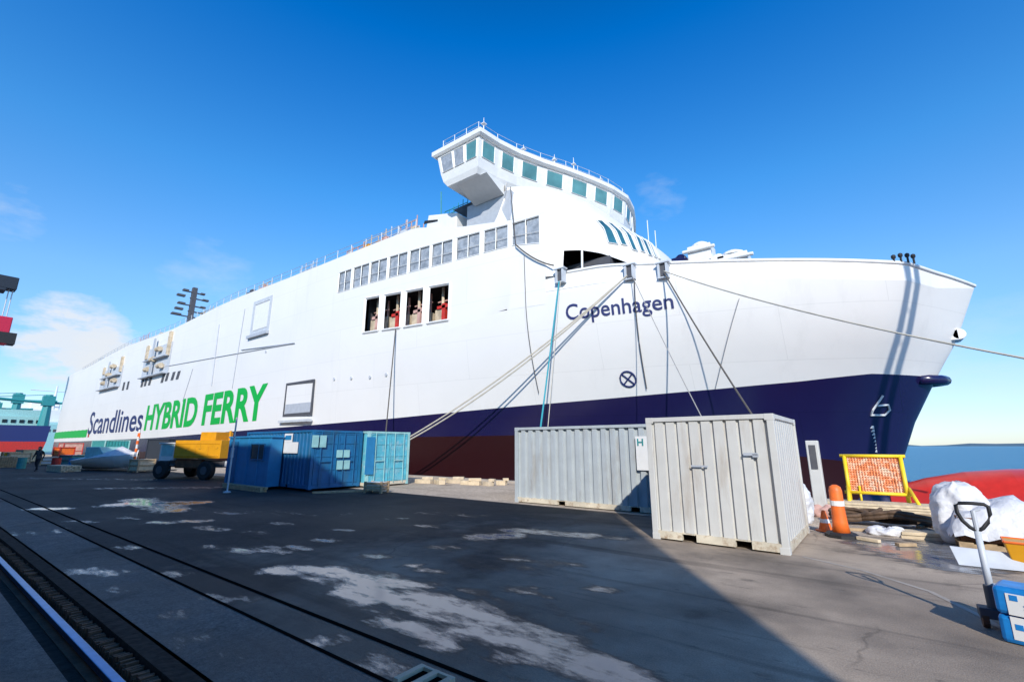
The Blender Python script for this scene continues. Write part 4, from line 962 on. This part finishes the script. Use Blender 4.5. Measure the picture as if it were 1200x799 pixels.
# thin white pole near the cabin
p = Vector(at(266, 577)); b = MB(); b.tube([p, p+Vector((0, 0, 3.0))], .035, 8); b.lathe(p, [(.14, 0), (.14, .04), (.05, .07)], 10); o = b.build('slim_pole', 'light_grey', org=p); tag(o, 'slim pale pole standing at the left corner of the blue cabin', 'pole')

# ------------------------------------------------------------------ far ship, cranes
fs = thing('cargo_ship', 'distant dark blue cargo ship with red bottom and teal deck cranes at far left', 'ship', (-235, 26, WL))
b = MB(); rings = []
for i in range(16):
    s = i/15; x = -228-110*s; w = 8.5*(1-max(0, (s-.75)/.25)**2*.9)*(.82+.18*sm(s*8))
    rings.append([Vector((x, 26-w*.8, -2.5)), Vector((x, 26-w*.95, 3.2)), Vector((x, 26-w, 8.6)), Vector((x, 26+w, 8.6)), Vector((x, 26+w*.95, 3.2)), Vector((x, 26+w*.8, -2.5))])
for i in range(15):
    b.add(rings[i]+rings[i+1], [(0, 1, 7, 6)], 1); b.add(rings[i]+rings[i+1], [(4, 5, 11, 10)], 1); b.add(rings[i]+rings[i+1], [(1, 2, 8, 7), (3, 4, 10, 9)], 0); b.add(rings[i]+rings[i+1], [(2, 3, 9, 8)], 2)
b.add(rings[0], [(0, 1, 4, 5)], 1); b.add(rings[0], [(1, 2, 3, 4)], 0); b.build('hull', ['navy_letter', 'red_paint', 'rust'], fs)
b = MB(); b.box((-255, 19, 8.6), (-240, 33, 12)); b.box((-253, 20, 12), (-242, 32, 14.5)); ds = b.build('deckhouse', 'teal_pale', fs)
b = MB()
for k in range(6): b.box((-239.9, 20+k*2.1, 9.8), (-239.8, 21.2+k*2.1, 10.9))
b.build('window', 'glass_dark', ds)
for cx, cy, hh in ((-236, 32, 20), (-262, 27, 22), (-290, 24, 20)):
    b = MB(); b.tube([(cx, cy, 8.6), (cx, cy, hh)], [1.6, 1.0], 8); b.box((cx-1.5, cy-1.6, hh-4), (cx+1.5, cy+1.6, hh-.5)); c = b.build('deck_crane', 'teal', fs); b = MB(); b.tube([(cx, cy, hh-3), (cx+1, cy-15, hh-2.2)], .5, 6); b.tube([(cx, cy, hh), (cx+1, cy-15, hh-2.0)], .1, 4); b.tube([(cx, cy, hh-3), (cx+1, cy+11, hh-2.6)], .45, 6); b.build('jib', 'teal', c)
# white ferry-like ship further behind
wf = thing('distant_ship', 'pale ship far off behind the cargo ship at the left edge', 'ship', (-360, 45, WL))
b = MB(); b.box((-440, 38, -2), (-345, 58, 14)); b.build('hull', 'teal_pale', wf, bevel=1.0)
b = MB(); b.box((-430, 40, 14), (-350, 56, 21)); b.box((-400, 42, 21), (-360, 54, 25)); ds = b.build('superstructure', 'white_paint', wf, bevel=.5)
b = MB()
for k in range(8): b.box((-344.9, 40+k*2.2, 9), (-344.8, 41.2+k*2.2, 10.4))
b.build('window', 'dark_grey', ds)
b = MB(); b.tube([(-352, 50, 21), (-352, 50, 34)], [.8, .3], 6); b.tube([(-352, 40, 31), (-352, 60, 31)], .25, 5); b.build('mast', 'white_paint', wf)
# portal crane over the rails at left
pc = thing('portal_crane', 'dark portal crane with a red hanging cab reaching in at the left edge', 'crane', (-134, -4, 0))
CX = -133.0; K = 1.75
jt = PX(21, 332, CX); zc2 = jt.z
b = MB()
for x in (-143, -127):
    for y in (1.45, -9): b.tube([(x, y, .8), (-135, y, zc2-1.6)], .7, 8)
for y in (1.45, -9): b.box((-146, y-.5, .02), (-124, y+.5, .9))
b.box((-139, -9, 18), (-138, 1.4, 19)); b.build('portal_leg', 'crane_dark', pc)
b = MB(); b.box((CX-2, -20, zc2-1.6), (CX+1, jt.y, zc2+.9)); b.box((CX-2.2, jt.y-4.2, zc2-2.2), (CX+1.2, jt.y-1.4, zc2-1.6)); b.box((CX-2.5, -16, zc2+.9), (CX+1.5, -10, zc2+5)); b.build('beam', 'crane_dark', pc, bevel=.1)
cb = PX(8, 392, CX); ct = PX(8, 372, CX)
for u_ in (2, 7):
    b = MB(); p = PX(u_, 372, CX-.3); b.tube([(p.x, p.y, ct.z), (p.x, p.y, zc2-1.6)], .1, 5); b.build('hoist_cable', 'light_grey', pc)
e = PX(10, 392, CX); e0 = PX(-14, 392, CX)
b = MB(); b.box((CX-2, e0.y, PX(8, 404, CX).z), (CX+1, e.y, ct.z)); b.box((CX-1.6, e0.y, PX(3, 415, CX).z), (CX+.6, cb.y-2, PX(8, 404, CX).z)); rc = b.build('hanging_cab', 'crane_red', pc, bevel=.15)
b = MB(); f_ = PX(18, 397, CX); b.box((CX-1.8, e.y-2, PX(14, 404, CX).z), (CX+1.1, f_.y, PX(14, 391, CX).z)); b.build('cab_motor', 'black', rc)

# ------------------------------------------------------------------ right side objects
# red floating hull / barge end beyond the quay edge
t = thing('red_barge', 'large smooth red rounded float lying in the water beyond the bags', 'barge', (14, 26, WL))
b = MB(); rings = []
for i in range(28):
    s = i/27; x = .6+30*s; top = interp([(0, .25), (.02, .5), (.06, .88), (.12, 1.08), (.3, 1.25), (1, 1.3)], s); w = 2.6*min(1, .35+s*4)
    rings.append([Vector((x, 23.6+w*cos(a), -1.7+(top+1.7)*max(0, sin(a))**.7 if sin(a) > 0 else -2.0)) for a in [pi*k/14 for k in range(15)]])
for i in range(27):
    n_ = 15; b.add(rings[i]+rings[i+1], [(k, k+1, n_+k+1, n_+k) for k in range(n_-1)])
b.add(rings[0], [tuple(range(15))]); b.build('float_hull', 'red_float', t, smooth=True)
b = MB(); b.tube([Vector((x, 20.93+.05, -.5)) for x in (3, 12, 20, 30)], .07, 6); b.build('rubbing_bar', 'dark_grey', t)
# orange rack with yellow frame
bl = PY(991, 590, 18.4); br_ = PY(1072, 590, 18.4)
xa_, xb_ = bl.x+.02, br_.x; ztop = PY(1025, 534, 18.9).z; z0 = .15
rk = thing('barrier_rack', 'upright yellow tube frame filled with orange netting on the quay edge', 'rack', ((xa_+xb_)/2, 18.4, 0))
def rp(x, z): return Vector((x, 18.4+(z)*.22, z))
b = MB()
for x in (xa_+.12, xb_-.12): b.tube([rp(x+(.05 if x < 0 else -.05)*0, .02), rp(x, ztop)], .055, 8)
for z in (.42, ztop): b.tube([rp(xa_, z), rp(xb_, z)], .05, 8)
b.tube([rp(xb_-.06, .6), Vector((xb_+.12, 17.7, .02))], .05, 8); b.tube([rp(xa_+.1, .6), Vector((xa_+.1, 17.7, .02))], .05, 8)
b.tube([rp(xa_+.4, .02), rp(xa_+.4, .62)], .035, 6)
b.build('tube_frame', 'yellow_bright', rk, smooth=True)
b = MB(); nx, nz_ = 20, 14
for i in range(nx+1): x = xa_+.12+(xb_-xa_-.24)*i/nx; b.tube([rp(x, .44)+Vector((0, .05+.03*sin(i), 0)), rp(x, ztop-.03)+Vector((0, .05, 0))], .028, 4)
for j in range(nz_+1): z = .46+(ztop-.5)*j/nz_; b.tube([rp(xa_+.1, z)+Vector((0, .06, 0)), rp(xb_-.1, z)+Vector((0, .06+.02*sin(j*2), 0))], .03, 4)
b.build('netting', 'orange_net', rk)
# crumpled material bundled inside rack
b = MB()
for i in range(34):
    x = random.uniform(xa_+.3, xb_-.3); z = random.uniform(.5, 1.25); c = rp(x, z)+Vector((0, .16, 0)); a = random.uniform(0, pi)
    b.obox(c, (cos(a), 0, sin(a)), (0, 1, 0), (-sin(a), 0, cos(a)), random.uniform(.05, .2), .03, random.uniform(.03, .09))
b.build('folded_sheet', 'primer_pink', rk)
# traffic barrel / orange bollard
p = Vector(at(987, 629)); t = thing('traffic_bollard', 'orange plastic safety bollard with a pale band beside the white container corner', 'bollard', p)
b = MB(); b.lathe(p, [(.30, 0), (.30, .06), (.24, .10)], 8); b.build('base', 'black', t)
b = MB(); b.lathe(p, [(.16, .10), (.135, .3), (.12, .62), (.12, .92), (.10, 1.0), (.04, 1.04)], 16); b.build('body', 'orange_paint', t, smooth=True)
b = MB(); b.lathe(p, [(.128, .62), (.128, .72)], 16); b.build('reflective_band', 'white_paint', t)
p2 = Vector(at(968, 622)); t = thing('warning_cone', 'short orange cone lying half hidden behind the white container', 'cone', p2)
b = MB(); b.lathe(p2, [(.20, 0), (.20, .03), (.13, .04), (.04, .42), (.02, .44)], 14); b.build('cone_body', 'orange_paint', t, smooth=False)
b = MB(); b.lathe(p2, [(.101, .18), (.085, .26)], 14); b.build('reflective_band', 'white_paint', t)
# white sacks and panel behind the white container
def sack(name, label, cat, c, rx_, ry_, h, m='bag', grp=None, seed=0, sub=True):
    rnd = random.Random(seed); b = MB(); nu, nv = 64, 40; c = Vector(c); vs = []
    ph = [rnd.uniform(0, 6) for _ in range(6)]
    for j in range(nv+1):
        s = j/nv; prof_ = (1-(abs(s-.42)/.60)**3.2)**.5 if abs(s-.42) < .6 else .05
        prof_ = max(.28, prof_) if s < .1 else max(.12, prof_)
        for i in range(nu):
            a = 2*pi*i/nu; k = 1+.06*sin(3*a+ph[0]+2*s)+.04*sin(7*a+ph[1]+5*s)+.03*sin(11*a+ph[2]-8*s)
            sq = 1/max(abs(cos(a)), abs(sin(a)))**.55
            vs.append(c+Vector((rx_*prof_*k*cos(a)*sq, ry_*prof_*k*sin(a)*sq, h*s+.03*sin(4*a+ph[3])*s)))
    b.add(vs, [(j*nu+i, j*nu+(i+1) % nu, (j+1)*nu+(i+1) % nu, (j+1)*nu+i) for j in range(nv) for i in range(nu)]+[tuple(range(nu)), tuple(nv*nu+i for i in range(nu))])
    from mathutils import noise as mn
    for q in b.v:
        d = (q-c-Vector((0, 0, h*.5))); k = .10*rx_*(mn.noise(q*3.2+Vector((seed, 0, 0)))-1.1*abs(mn.noise(q*5.5+Vector((0, seed, 0))))-.8*abs(mn.noise(Vector((q.x*14, q.y*14, q.z*7))))-.4*abs(mn.noise(q*26))+.6); q += d.normalized()*k*(1 if q.z > .03 else .3)
    o = b.build(name, m, org=c, smooth=True); return tag(o, label, cat, grp)
p = at(957, 612); sack('bulk_bag', 'white bulk bag squeezed behind the right side of the white container', 'bag', (p[0]-.45, 13.8, 0), .42, .42, 1.0, seed=3)
c = PY(958, 560, 15.2); z1 = PY(958, 516, 15.2).z; t = thing('switch_cabinet', 'slim white cabinet with a dark opening peeping out behind the white container', 'cabinet', (c.x, 15.3, 0))
b = MB(); b.box((c.x-.17, 15.2, 0), (c.x+.12, 15.6, z1)); b.build('cabinet_body', 'cont_white', t, bevel=.02)
b = MB(); b.box((c.x-.10, 15.18, z1*.62), (c.x+.05, 15.199, z1-.12)); b.build('cabinet_window', 'dark_grey', t)
p = at(972, 606); sack('cement_sack', 'small pinkish sack at the foot of the orange bollard', 'sack', (p[0]-.1, p[1], 0), .28, .2, .3, 'primer_pink', seed=9)
# timber and hoses
p = G(1045, 598); plank_stack('timber_stack', 'pale long timbers lying on the quay in front of the orange rack', 'timber', (p.x, p.y, 0), 3.4, .9, 3, 4)
p = G(1060, 628); plank_stack('timber_pallet', 'short pale boards lying on wet ground right of the hoses', 'timber', (p.x+.4, p.y, 0), 1.0, .5, 2, 10)
c = G(1030, 616)
for k in range(5):
    b = MB(); cx = c.x-.55+.28*k; cy = c.y+random.uniform(-.25, .25); r0 = .26+random.random()*.1; pts = []
    for i in range(61): a = i/60*4*pi; pts.append(Vector((cx+(r0+.02*sin(a*3))*cos(a)*1.2, cy+(r0)*sin(a)*.9, .05+.11*i/60+.05*sin(a+k)+.04)))
    pts = [Vector((q.x, q.y, q.z*1.5)) for q in pts]; b.tube(pts, .048, 6); o = b.build('hose_coil', 'hose', org=(cx, cy, 0)); tag(o, ['leftmost brown hose coil in front of the orange rack', 'second brown hose coil from the left in front of the rack', 'middle brown hose coil of the heap in front of the rack', 'fourth brown hose coil from the left in the heap', 'rightmost brown hose coil of the heap before the rack'][k], 'hose', 'brown hose coils heaped before the rack')
p = at(1040, 628); sack('plastic_sheet', 'crumpled white plastic lying in front of the hose heap', 'plastic', (p[0], p[1]+.1, 0), .33, .2, .16, seed=5)
p = at(980, 645); 
for k, (u, v, L_, a_, m_) in enumerate(((1005, 622, .6, 20, 'wood'), (1018, 634, .4, -30, 'wood_pale'), (1085, 618, .7, 65, 'wood'), (1000, 606, .9, 8, 'wood_pale'), (1092, 606, .6, -12, 'wood'), (1062, 640, .35, 40, 'wood'))):
    q = G(u, v); b = MB(); a = R(a_); b.obox((q.x, q.y, .035), (cos(a), sin(a), 0), (-sin(a), cos(a), 0), (0, 0, 1), L_/2, .05, .03)
    o = b.build('scrap_board', m_, org=q, bevel=.006)
    tag(o, ['short brown scrap board just right of the orange bollard', 'small pale scrap board in front of the orange bollard', 'brown scrap board pointing towards the white bulk bag', 'pale scrap board lying under the left foot of the orange rack', 'brown scrap board near the red float beside the bulk bag', 'tiny brown scrap board lying on the wet ground'][k], 'board', 'scrap boards scattered near the orange rack')
# big bags at right
p = at(1135, 640); sack('bulk_bag', 'tall rounded white bulk bag behind the pallet truck handle', 'bag', (p[0]+.05, p[1]+.5, 0), .42, .42, 1.12, seed=11)
b = MB(); c = at(1180, 645); cx, cy = c[0]+.05, c[1]+.2; vs = []; nu = 14
for j in range(9):
    for i in range(nu):
        s, q = i/(nu-1), j/8; rj = .05*sin(23*s+11*q)+.04*sin(17*q-9*s); vs.append((cx-.75+1.9*s, cy-.55+1.1*q, .52+.38*math.exp(-((s-.45)/.25)**2)*(1-(2*q-1)**2*.6)+.05*sin(9*s+4*q)+rj-(0.25 if i in (0, nu-1) or j in (0, 8) else 0)))
b.add(vs, [(j*nu+i, j*nu+i+1, (j+1)*nu+i+1, (j+1)*nu+i) for j in range(8) for i in range(nu-1)])
lo_ = len(b.v); t = thing('covered_pallet', 'white sheet draped over a dark pallet load at the right edge', 'pallet', (cx, cy, 0))
# skirt
sk = []
for i in range(nu): sk.append((vs[i], (vs[i][0], vs[i][1]-.06, .22+.04*sin(i*1.7))))
for a_, c_ in zip(sk, sk[1:]): b.add([a_[0], c_[0], c_[1], a_[1]], [(0, 1, 2, 3)])
sk = [(vs[j*nu], (vs[j*nu][0]-.05, vs[j*nu][1], .2+.04*sin(j*2))) for j in range(9)]
for a_, c_ in zip(sk, sk[1:]): b.add([a_[0], c_[0], c_[1], a_[1]], [(0, 1, 2, 3)])
b.build('sheet', 'bag', t, smooth=True)
b = MB(); b.box((cx-.65, cy-.45, .14), (cx+1.0, cy+.5, .55)); b.build('load', 'rust', t)
b = MB()
for k in range(6): b.box((cx-.7+k*.3, cy-.5, .10), (cx-.5+k*.3, cy+.55, .125))
for k in range(3): b.box((cx-.7, cy-.5+k*.46, 0), (cx+1.0, cy-.4+k*.46, .1))
b.build('pallet', 'wood', t)
c = G(1187, 668); t = thing('storage_box', 'ochre yellow tapered box at the right edge above the blue packs', 'box', c)
b = MB(); q0 = [(0, 0), (.6, -.1), (.65, .4), (.05, .5)]; vs = [(c.x+.04+x*.93, c.y+.04+y*.93, .0) for x, y in q0]+[(c.x-.03+x, c.y+y, .40) for x, y in q0]
b.add(vs, [(0, 1, 2, 3), (0, 1, 5, 4), (1, 2, 6, 5), (2, 3, 7, 6), (3, 0, 4, 7), (4, 5, 6, 7)]); b.build('box_body', 'yellow_paint', t, bevel=.015)
b = MB(); b.tube([(c.x-.03+x, c.y+y, .40) for x, y in q0+q0[:1]], .018, 5); b.build('box_rim', 'orange_paint', t)
c = G(1155, 668); b = MB(); vs = [(c.x-.28, c.y+.1, .02), (c.x+.55, c.y+.15, .02), (c.x+.5, c.y+.36, .22), (c.x-.33, c.y+.3, .25)]; b.quadprism(vs, (0, .02, .01)); o = b.build('loose_board', 'light_grey', org=c, bevel=.004); tag(o, 'white sheet panel leaning low behind the pallet truck', 'panel')
# pallet truck (hand)
PT = Vector((G(1166, 736).x, G(1166, 736).y, 0)); t = thing('pallet_truck', 'grey hand pallet truck with a black loop handle standing at the right edge', 'pallet truck', PT)
top = PT+Vector((-.12, .05, 1.16)); 
htop = PY(1138, 590, PT.y+.05); foot = PT+Vector((.03, 0, .22)); neck = foot.lerp(Vector((htop.x, PT.y+.05, htop.z)), .72)
b = MB(); b.tube([foot, neck], [.035, .028], 10); b.build('shaft', 'light_grey', t, smooth=True)
axis = (neck-foot).normalized(); side = Vector((1, 0, 0)); side = (side-axis*side.dot(axis)).normalized(); ht = (Vector((htop.x, PT.y+.05, htop.z))-neck).length
pts = [neck+side*x_+axis*(y_*ht) for x_, y_ in ((0, 0), (-.05, .12), (-.10, .35), (-.13, .65), (-.13, .92), (-.10, 1.0), (0, 1.02), (.10, 1.0), (.13, .92), (.13, .65), (.10, .35), (.05, .12), (0, 0))]
b = MB(); b.tube(pts, .019, 8); b.build('loop_handle', 'black', t, smooth=True)
b = MB(); b.tube([neck, neck+axis*ht*.75], .022, 8); b.tube([neck+axis*ht*.72, neck+axis*ht*.8+side*.06], .012, 6); b.build('control_lever', 'light_grey', t)
b = MB(); b.tube([PT+Vector((.03, 0, .12)), PT+Vector((.03, 0, .42))], .055, 12); b.box((PT.x-.10, PT.y-.08, .1), (PT.x+.16, PT.y+.08, .2)); b.build('hydraulic_pump', 'dark_grey', t, bevel=.01)
for s in (-.06, .12):
    b = MB(); b.tube([PT+Vector((s-.025, 0, .09)), PT+Vector((s+.025, 0, .09))], .09, 16); b.build('steer_wheel', 'rust', t)
b = MB(); 
for s in (-.22, .14): b.box((PT.x+.12+s*.0, PT.y+.1+s, .07), (PT.x+1.3, PT.y+.26+s, .13))
b.box((PT.x+.1, PT.y-.14, .07), (PT.x+.2, PT.y+.42, .36)); b.build('fork', 'light_grey', t, bevel=.008)
# blue shrink-wrapped packs
base = G(1172, 752)
for k in range(2):
    p = Vector((base.x+.02, base.y+.02, .0+k*.255)); t = thing('blue_pack', ['lower blue shrink-wrapped pack with white label at the right edge', 'upper blue shrink-wrapped pack with white label at the right edge'][k], 'pack', p, 'blue packs stacked at the right edge')
    b = MB(); b.box((p.x, p.y-.0, p.z+.003), (p.x+.55, p.y+.4, p.z+.25)); b.build('wrap', 'blue_pack', t, bevel=.035)
    b = MB(); b.box((p.x+.09, p.y-.006, p.z+(.05 if k == 0 else .01)), (p.x+.34, p.y+.002, p.z+(.249 if k == 0 else .2))); lb = b.build('label_panel', 'white_paint', t)
    b = MB(); b.box((p.x+.115, p.y-.009, p.z+.14), (p.x+.17, p.y-.0065, p.z+.19)); b.box((p.x+.2, p.y-.009, p.z+.07), (p.x+.31, p.y-.0065, p.z+.082)); b.box((p.x+.2, p.y-.009, p.z+.10), (p.x+.28, p.y-.0065, p.z+.112)); b.build('label_print', 'blue_pack', lb)
    turn(t, -18)
# low debris along quay edge behind grey container
for k, (u, v) in enumerate(((497, 566), (515, 567), (533, 566), (552, 568), (572, 569), (588, 568))):
    p = G(u, v); L_ = random.uniform(.4, 1.2); b = MB(); a = R(random.uniform(-25, 25)); b.obox((p.x, p.y, .1), (cos(a), sin(a), 0), (-sin(a), cos(a), 0), (0, 0, 1), L_/2, .16, .1); b.obox((p.x+.2, p.y+.05, .26), (cos(a+.5), sin(a+.5), 0), (-sin(a+.5), cos(a+.5), 0), (0, 0, 1), L_*.3, .1, .06)
    o = b.build('timber_block', 'wood_pale' if k % 2 else 'beige', org=p, bevel=.01); tag(o, ['leftmost pale timber offcut on the quay edge left of the grey container', 'second timber offcut from the left on the quay edge', 'third timber offcut from the left on the quay edge', 'fourth timber offcut from the left on the quay edge', 'fifth timber offcut on the quay edge near the grey container', 'timber offcut nearest the grey container corner'][k], 'timber', 'timber offcuts along the quay edge')
# white bracket with square holes near bottom of the view
c = G(494, 803); t = thing('rail_stop', 'white steel plate with two dark square sockets set by the rail at the bottom', 'plate', c)
b = MB(); 
x0, y0 = c.x-.20, c.y-.12
for xx in (.0, .17, .34): b.box((x0+xx, y0, .004), (x0+xx+.055, y0+.30, .05))
b.box((x0+.055, y0+.27, .004), (x0+.34, y0+.30, .048)); b.build('socket_frame', 'beige', t, bevel=.004)
b = MB(); b.box((x0+.056, y0+.005, .005), (x0+.169, y0+.268, .02)); b.box((x0+.226, y0+.005, .005), (x0+.339, y0+.268, .02)); b.build('socket', 'joint', t)
b = MB(); b.box((x0+.40, y0+.02, .004), (x0+1.0, y0+.20, .018)); b.build('plate', 'white_paint', t, bevel=.004)
# ------------------------------------------------------------------ behind the camera: warehouse and mast that cast the shade
wh = thing('warehouse', 'long grey warehouse behind the viewer that shades the quay', 'building', (-60, -25, 0))
FYW = -8.0; XE = 8.9; HW = 14.9
b = MB(); b.box((-170, FYW-34, 0), (XE, FYW, HW-.3)); b.build('wall', 'facade', wh)
b = MB(); b.box((-170.3, FYW-34.3, HW-.3), (XE+.05, FYW+.05, HW)); b.build('roof', 'dark_grey', wh)
for k in range(12):
    x = -160+k*14; b = MB(); b.box((x, FYW, 0), (x+5, FYW+.06, 5.2))
    for j in range(8): b.box((x, FYW+.06, .3+j*.6), (x+5, FYW+.09, .36+j*.6))
    b.build('roller_door', 'cont_blue', wh); b = MB(); b.box((x, FYW, 8), (x+9, FYW+.05, 10)); b.build('window', 'glass_dark', wh)
lm = thing('lattice_mast', 'tall steel lattice mast standing on the quay right of the view', 'mast', (12, 15, 0))
hx = H(1062, 380); d2 = Vector((.583, -.812)); 
mx0 = hx.x+d2.x*(hx.y-14)/.812; my0 = 14.0
b = MB()
nrm = Vector((.812, .583))
for s in (-.36, .32):
    q = Vector((mx0+nrm.x*s, my0+nrm.y*s)); b.box((q.x-.16, q.y-.15, 0), (q.x+.16, q.y+.15, 26))
for k in range(26):
    z = .6+k; b.tube([(mx0-nrm.x*.36, my0-nrm.y*.36, z), (mx0+nrm.x*.32, my0+nrm.y*.32, z+.0)], .03, 5)
b.build('post', 'steel', lm); b = MB(); b.box((mx0-.9, my0-.9, 0), (mx0+.9, my0+.9, .35)); b.build('footing', 'concrete_edge', lm); b = MB(); b.box((mx0-1.4, my0-.3, 26), (mx0+1.4, my0+.3, 26.7)); b.build('lamp_head', 'dark_grey', lm)

# ------------------------------------------------------------------ sky, sun, camera
SUN_EL = 30.5; sdir = Vector((.583, -.812, 0)).normalized()
w = bpy.data.worlds.new('World'); SC.world = w; w.use_nodes = True; nt = w.node_tree; bg = nt.nodes['Background']; L = nt.links
sky = nt.nodes.new('ShaderNodeTexSky'); sky.sky_type = 'NISHITA'; sky.sun_disc = False; sky.sun_elevation = R(SUN_EL)
sky.sun_rotation = math.atan2(sdir.x, sdir.y); sky.altitude = 0; sky.air_density = 1.0; sky.dust_density = .2; sky.ozone_density = 2.0
hs = nt.nodes.new('ShaderNodeHueSaturation'); hs.inputs['Saturation'].default_value = 1.05; hs.inputs['Value'].default_value = 1.0
L.new(sky.outputs[0], hs.inputs['Color'])
# thin clouds: noise on the sky direction, kept to the low western sky
tc = nt.nodes.new('ShaderNodeTexCoord')
def cloud_mask(u, v, rad, inner, sc_, lo_, hi_):
    d = ray(u, v).normalized(); vm = nt.nodes.new('ShaderNodeVectorMath'); vm.operation = 'DOT_PRODUCT'; vm.inputs[1].default_value = d
    L.new(tc.outputs['Generated'], vm.inputs[0]); mr = nt.nodes.new('ShaderNodeMapRange'); mr.inputs[1].default_value = cos(R(rad)); mr.inputs[2].default_value = cos(R(inner)); L.new(vm.outputs['Value'], mr.inputs[0])
    n = nt.nodes.new('ShaderNodeTexNoise'); n.inputs['Scale'].default_value = sc_; n.inputs['Detail'].default_value = 9; n.inputs['Roughness'].default_value = .6
    mp = nt.nodes.new('ShaderNodeMapping'); mp.inputs['Scale'].default_value = (1, 1, 2.4); L.new(tc.outputs['Generated'], mp.inputs[0]); L.new(mp.outputs[0], n.inputs['Vector'])
    ad = nt.nodes.new('ShaderNodeMath'); ad.operation = 'MULTIPLY'; L.new(mr.outputs[0], ad.inputs[0]); L.new(n.outputs['Fac'], ad.inputs[1])
    r2 = nt.nodes.new('ShaderNodeMapRange'); r2.inputs[1].default_value = lo_; r2.inputs[2].default_value = hi_; L.new(ad.outputs[0], r2.inputs[0]); return r2.outputs[0]
tn = nt.nodes.new('ShaderNodeMix'); tn.data_type = 'RGBA'; tn.blend_type = 'MULTIPLY'; tn.inputs[0].default_value = 1; L.new(hs.outputs[0], tn.inputs[6]); 
gz = nt.nodes.new('ShaderNodeSeparateXYZ'); tg = nt.nodes.new('ShaderNodeTexCoord'); L.new(tg.outputs['Generated'], gz.inputs[0])
gr_ = nt.nodes.new('ShaderNodeValToRGB'); e_ = gr_.color_ramp.elements; e_[0].position = 0.0; e_[0].color = (.68, .80, 1.08, 1); e_[1].position = .92; e_[1].color = (.02, .35, .75, 1)
for ps_, cl_ in ((.10, (.74, .90, 1.12, 1)), (.28, (.78, 1.13, 1.36, 1)), (.48, (.38, 1.12, 1.58, 1)), (.72, (.0, .82, 1.6, 1))): q_ = e_.new(ps_); q_.color = cl_
L.new(gz.outputs['Z'], gr_.inputs[0]); L.new(gr_.outputs[0], tn.inputs[7])
cur = tn.outputs[2]
for args, k in (((82, 402, 6.2, .3, 15, .23, .43), .9), ((130, 418, 4.2, .3, 18, .22, .42), .85), ((245, 325, 7, .5, 12, .33, .72), .3), ((775, 232, 5, .3, 16, .36, .8), .25), ((12, 250, 4, .3, 16, .34, .75), .3), ((1150, 470, 16, 1, 6, .3, .75), .4)):
    mm = cloud_mask(*args); mu = nt.nodes.new('ShaderNodeMath'); mu.operation = 'MULTIPLY'; mu.inputs[1].default_value = k; L.new(mm, mu.inputs[0])
    mx = nt.nodes.new('ShaderNodeMix'); mx.data_type = 'RGBA'; L.new(mu.outputs[0], mx.inputs[0]); L.new(cur, mx.inputs[6]); mx.inputs[7].default_value = (5.0, 5.3, 5.7, 1); cur = mx.outputs[2]
L.new(cur, bg.inputs['Color']); bg.inputs['Strength'].default_value = .15
sl = bpy.data.lights.new('sun', 'SUN'); sl.energy = 4.4; sl.angle = R(.5); sl.color = (1, .94, .84); so = bpy.data.objects.new('sun', sl); COL.objects.link(so)
dv = Vector((sdir.x*cos(R(SUN_EL)), sdir.y*cos(R(SUN_EL)), sin(R(SUN_EL)))); so.rotation_euler = dv.to_track_quat('Z', 'Y').to_euler(); so.location = dv*60
cd = bpy.data.cameras.new('camera'); cd.lens = 16; cd.sensor_width = 36; cd.clip_end = 20000; cd.clip_start = .05
co = bpy.data.objects.new('camera', cd); COL.objects.link(co); co.location = (0, 0, CAMH)
fw = Vector((FX*cos(PITCH), FY*cos(PITCH), sin(PITCH))); co.rotation_euler = fw.to_track_quat('-Z', 'Y').to_euler(); SC.camera = co
SC.view_settings.view_transform = 'Standard'; SC.view_settings.look = 'None'; SC.view_settings.exposure = .12; SC.view_settings.gamma = 1
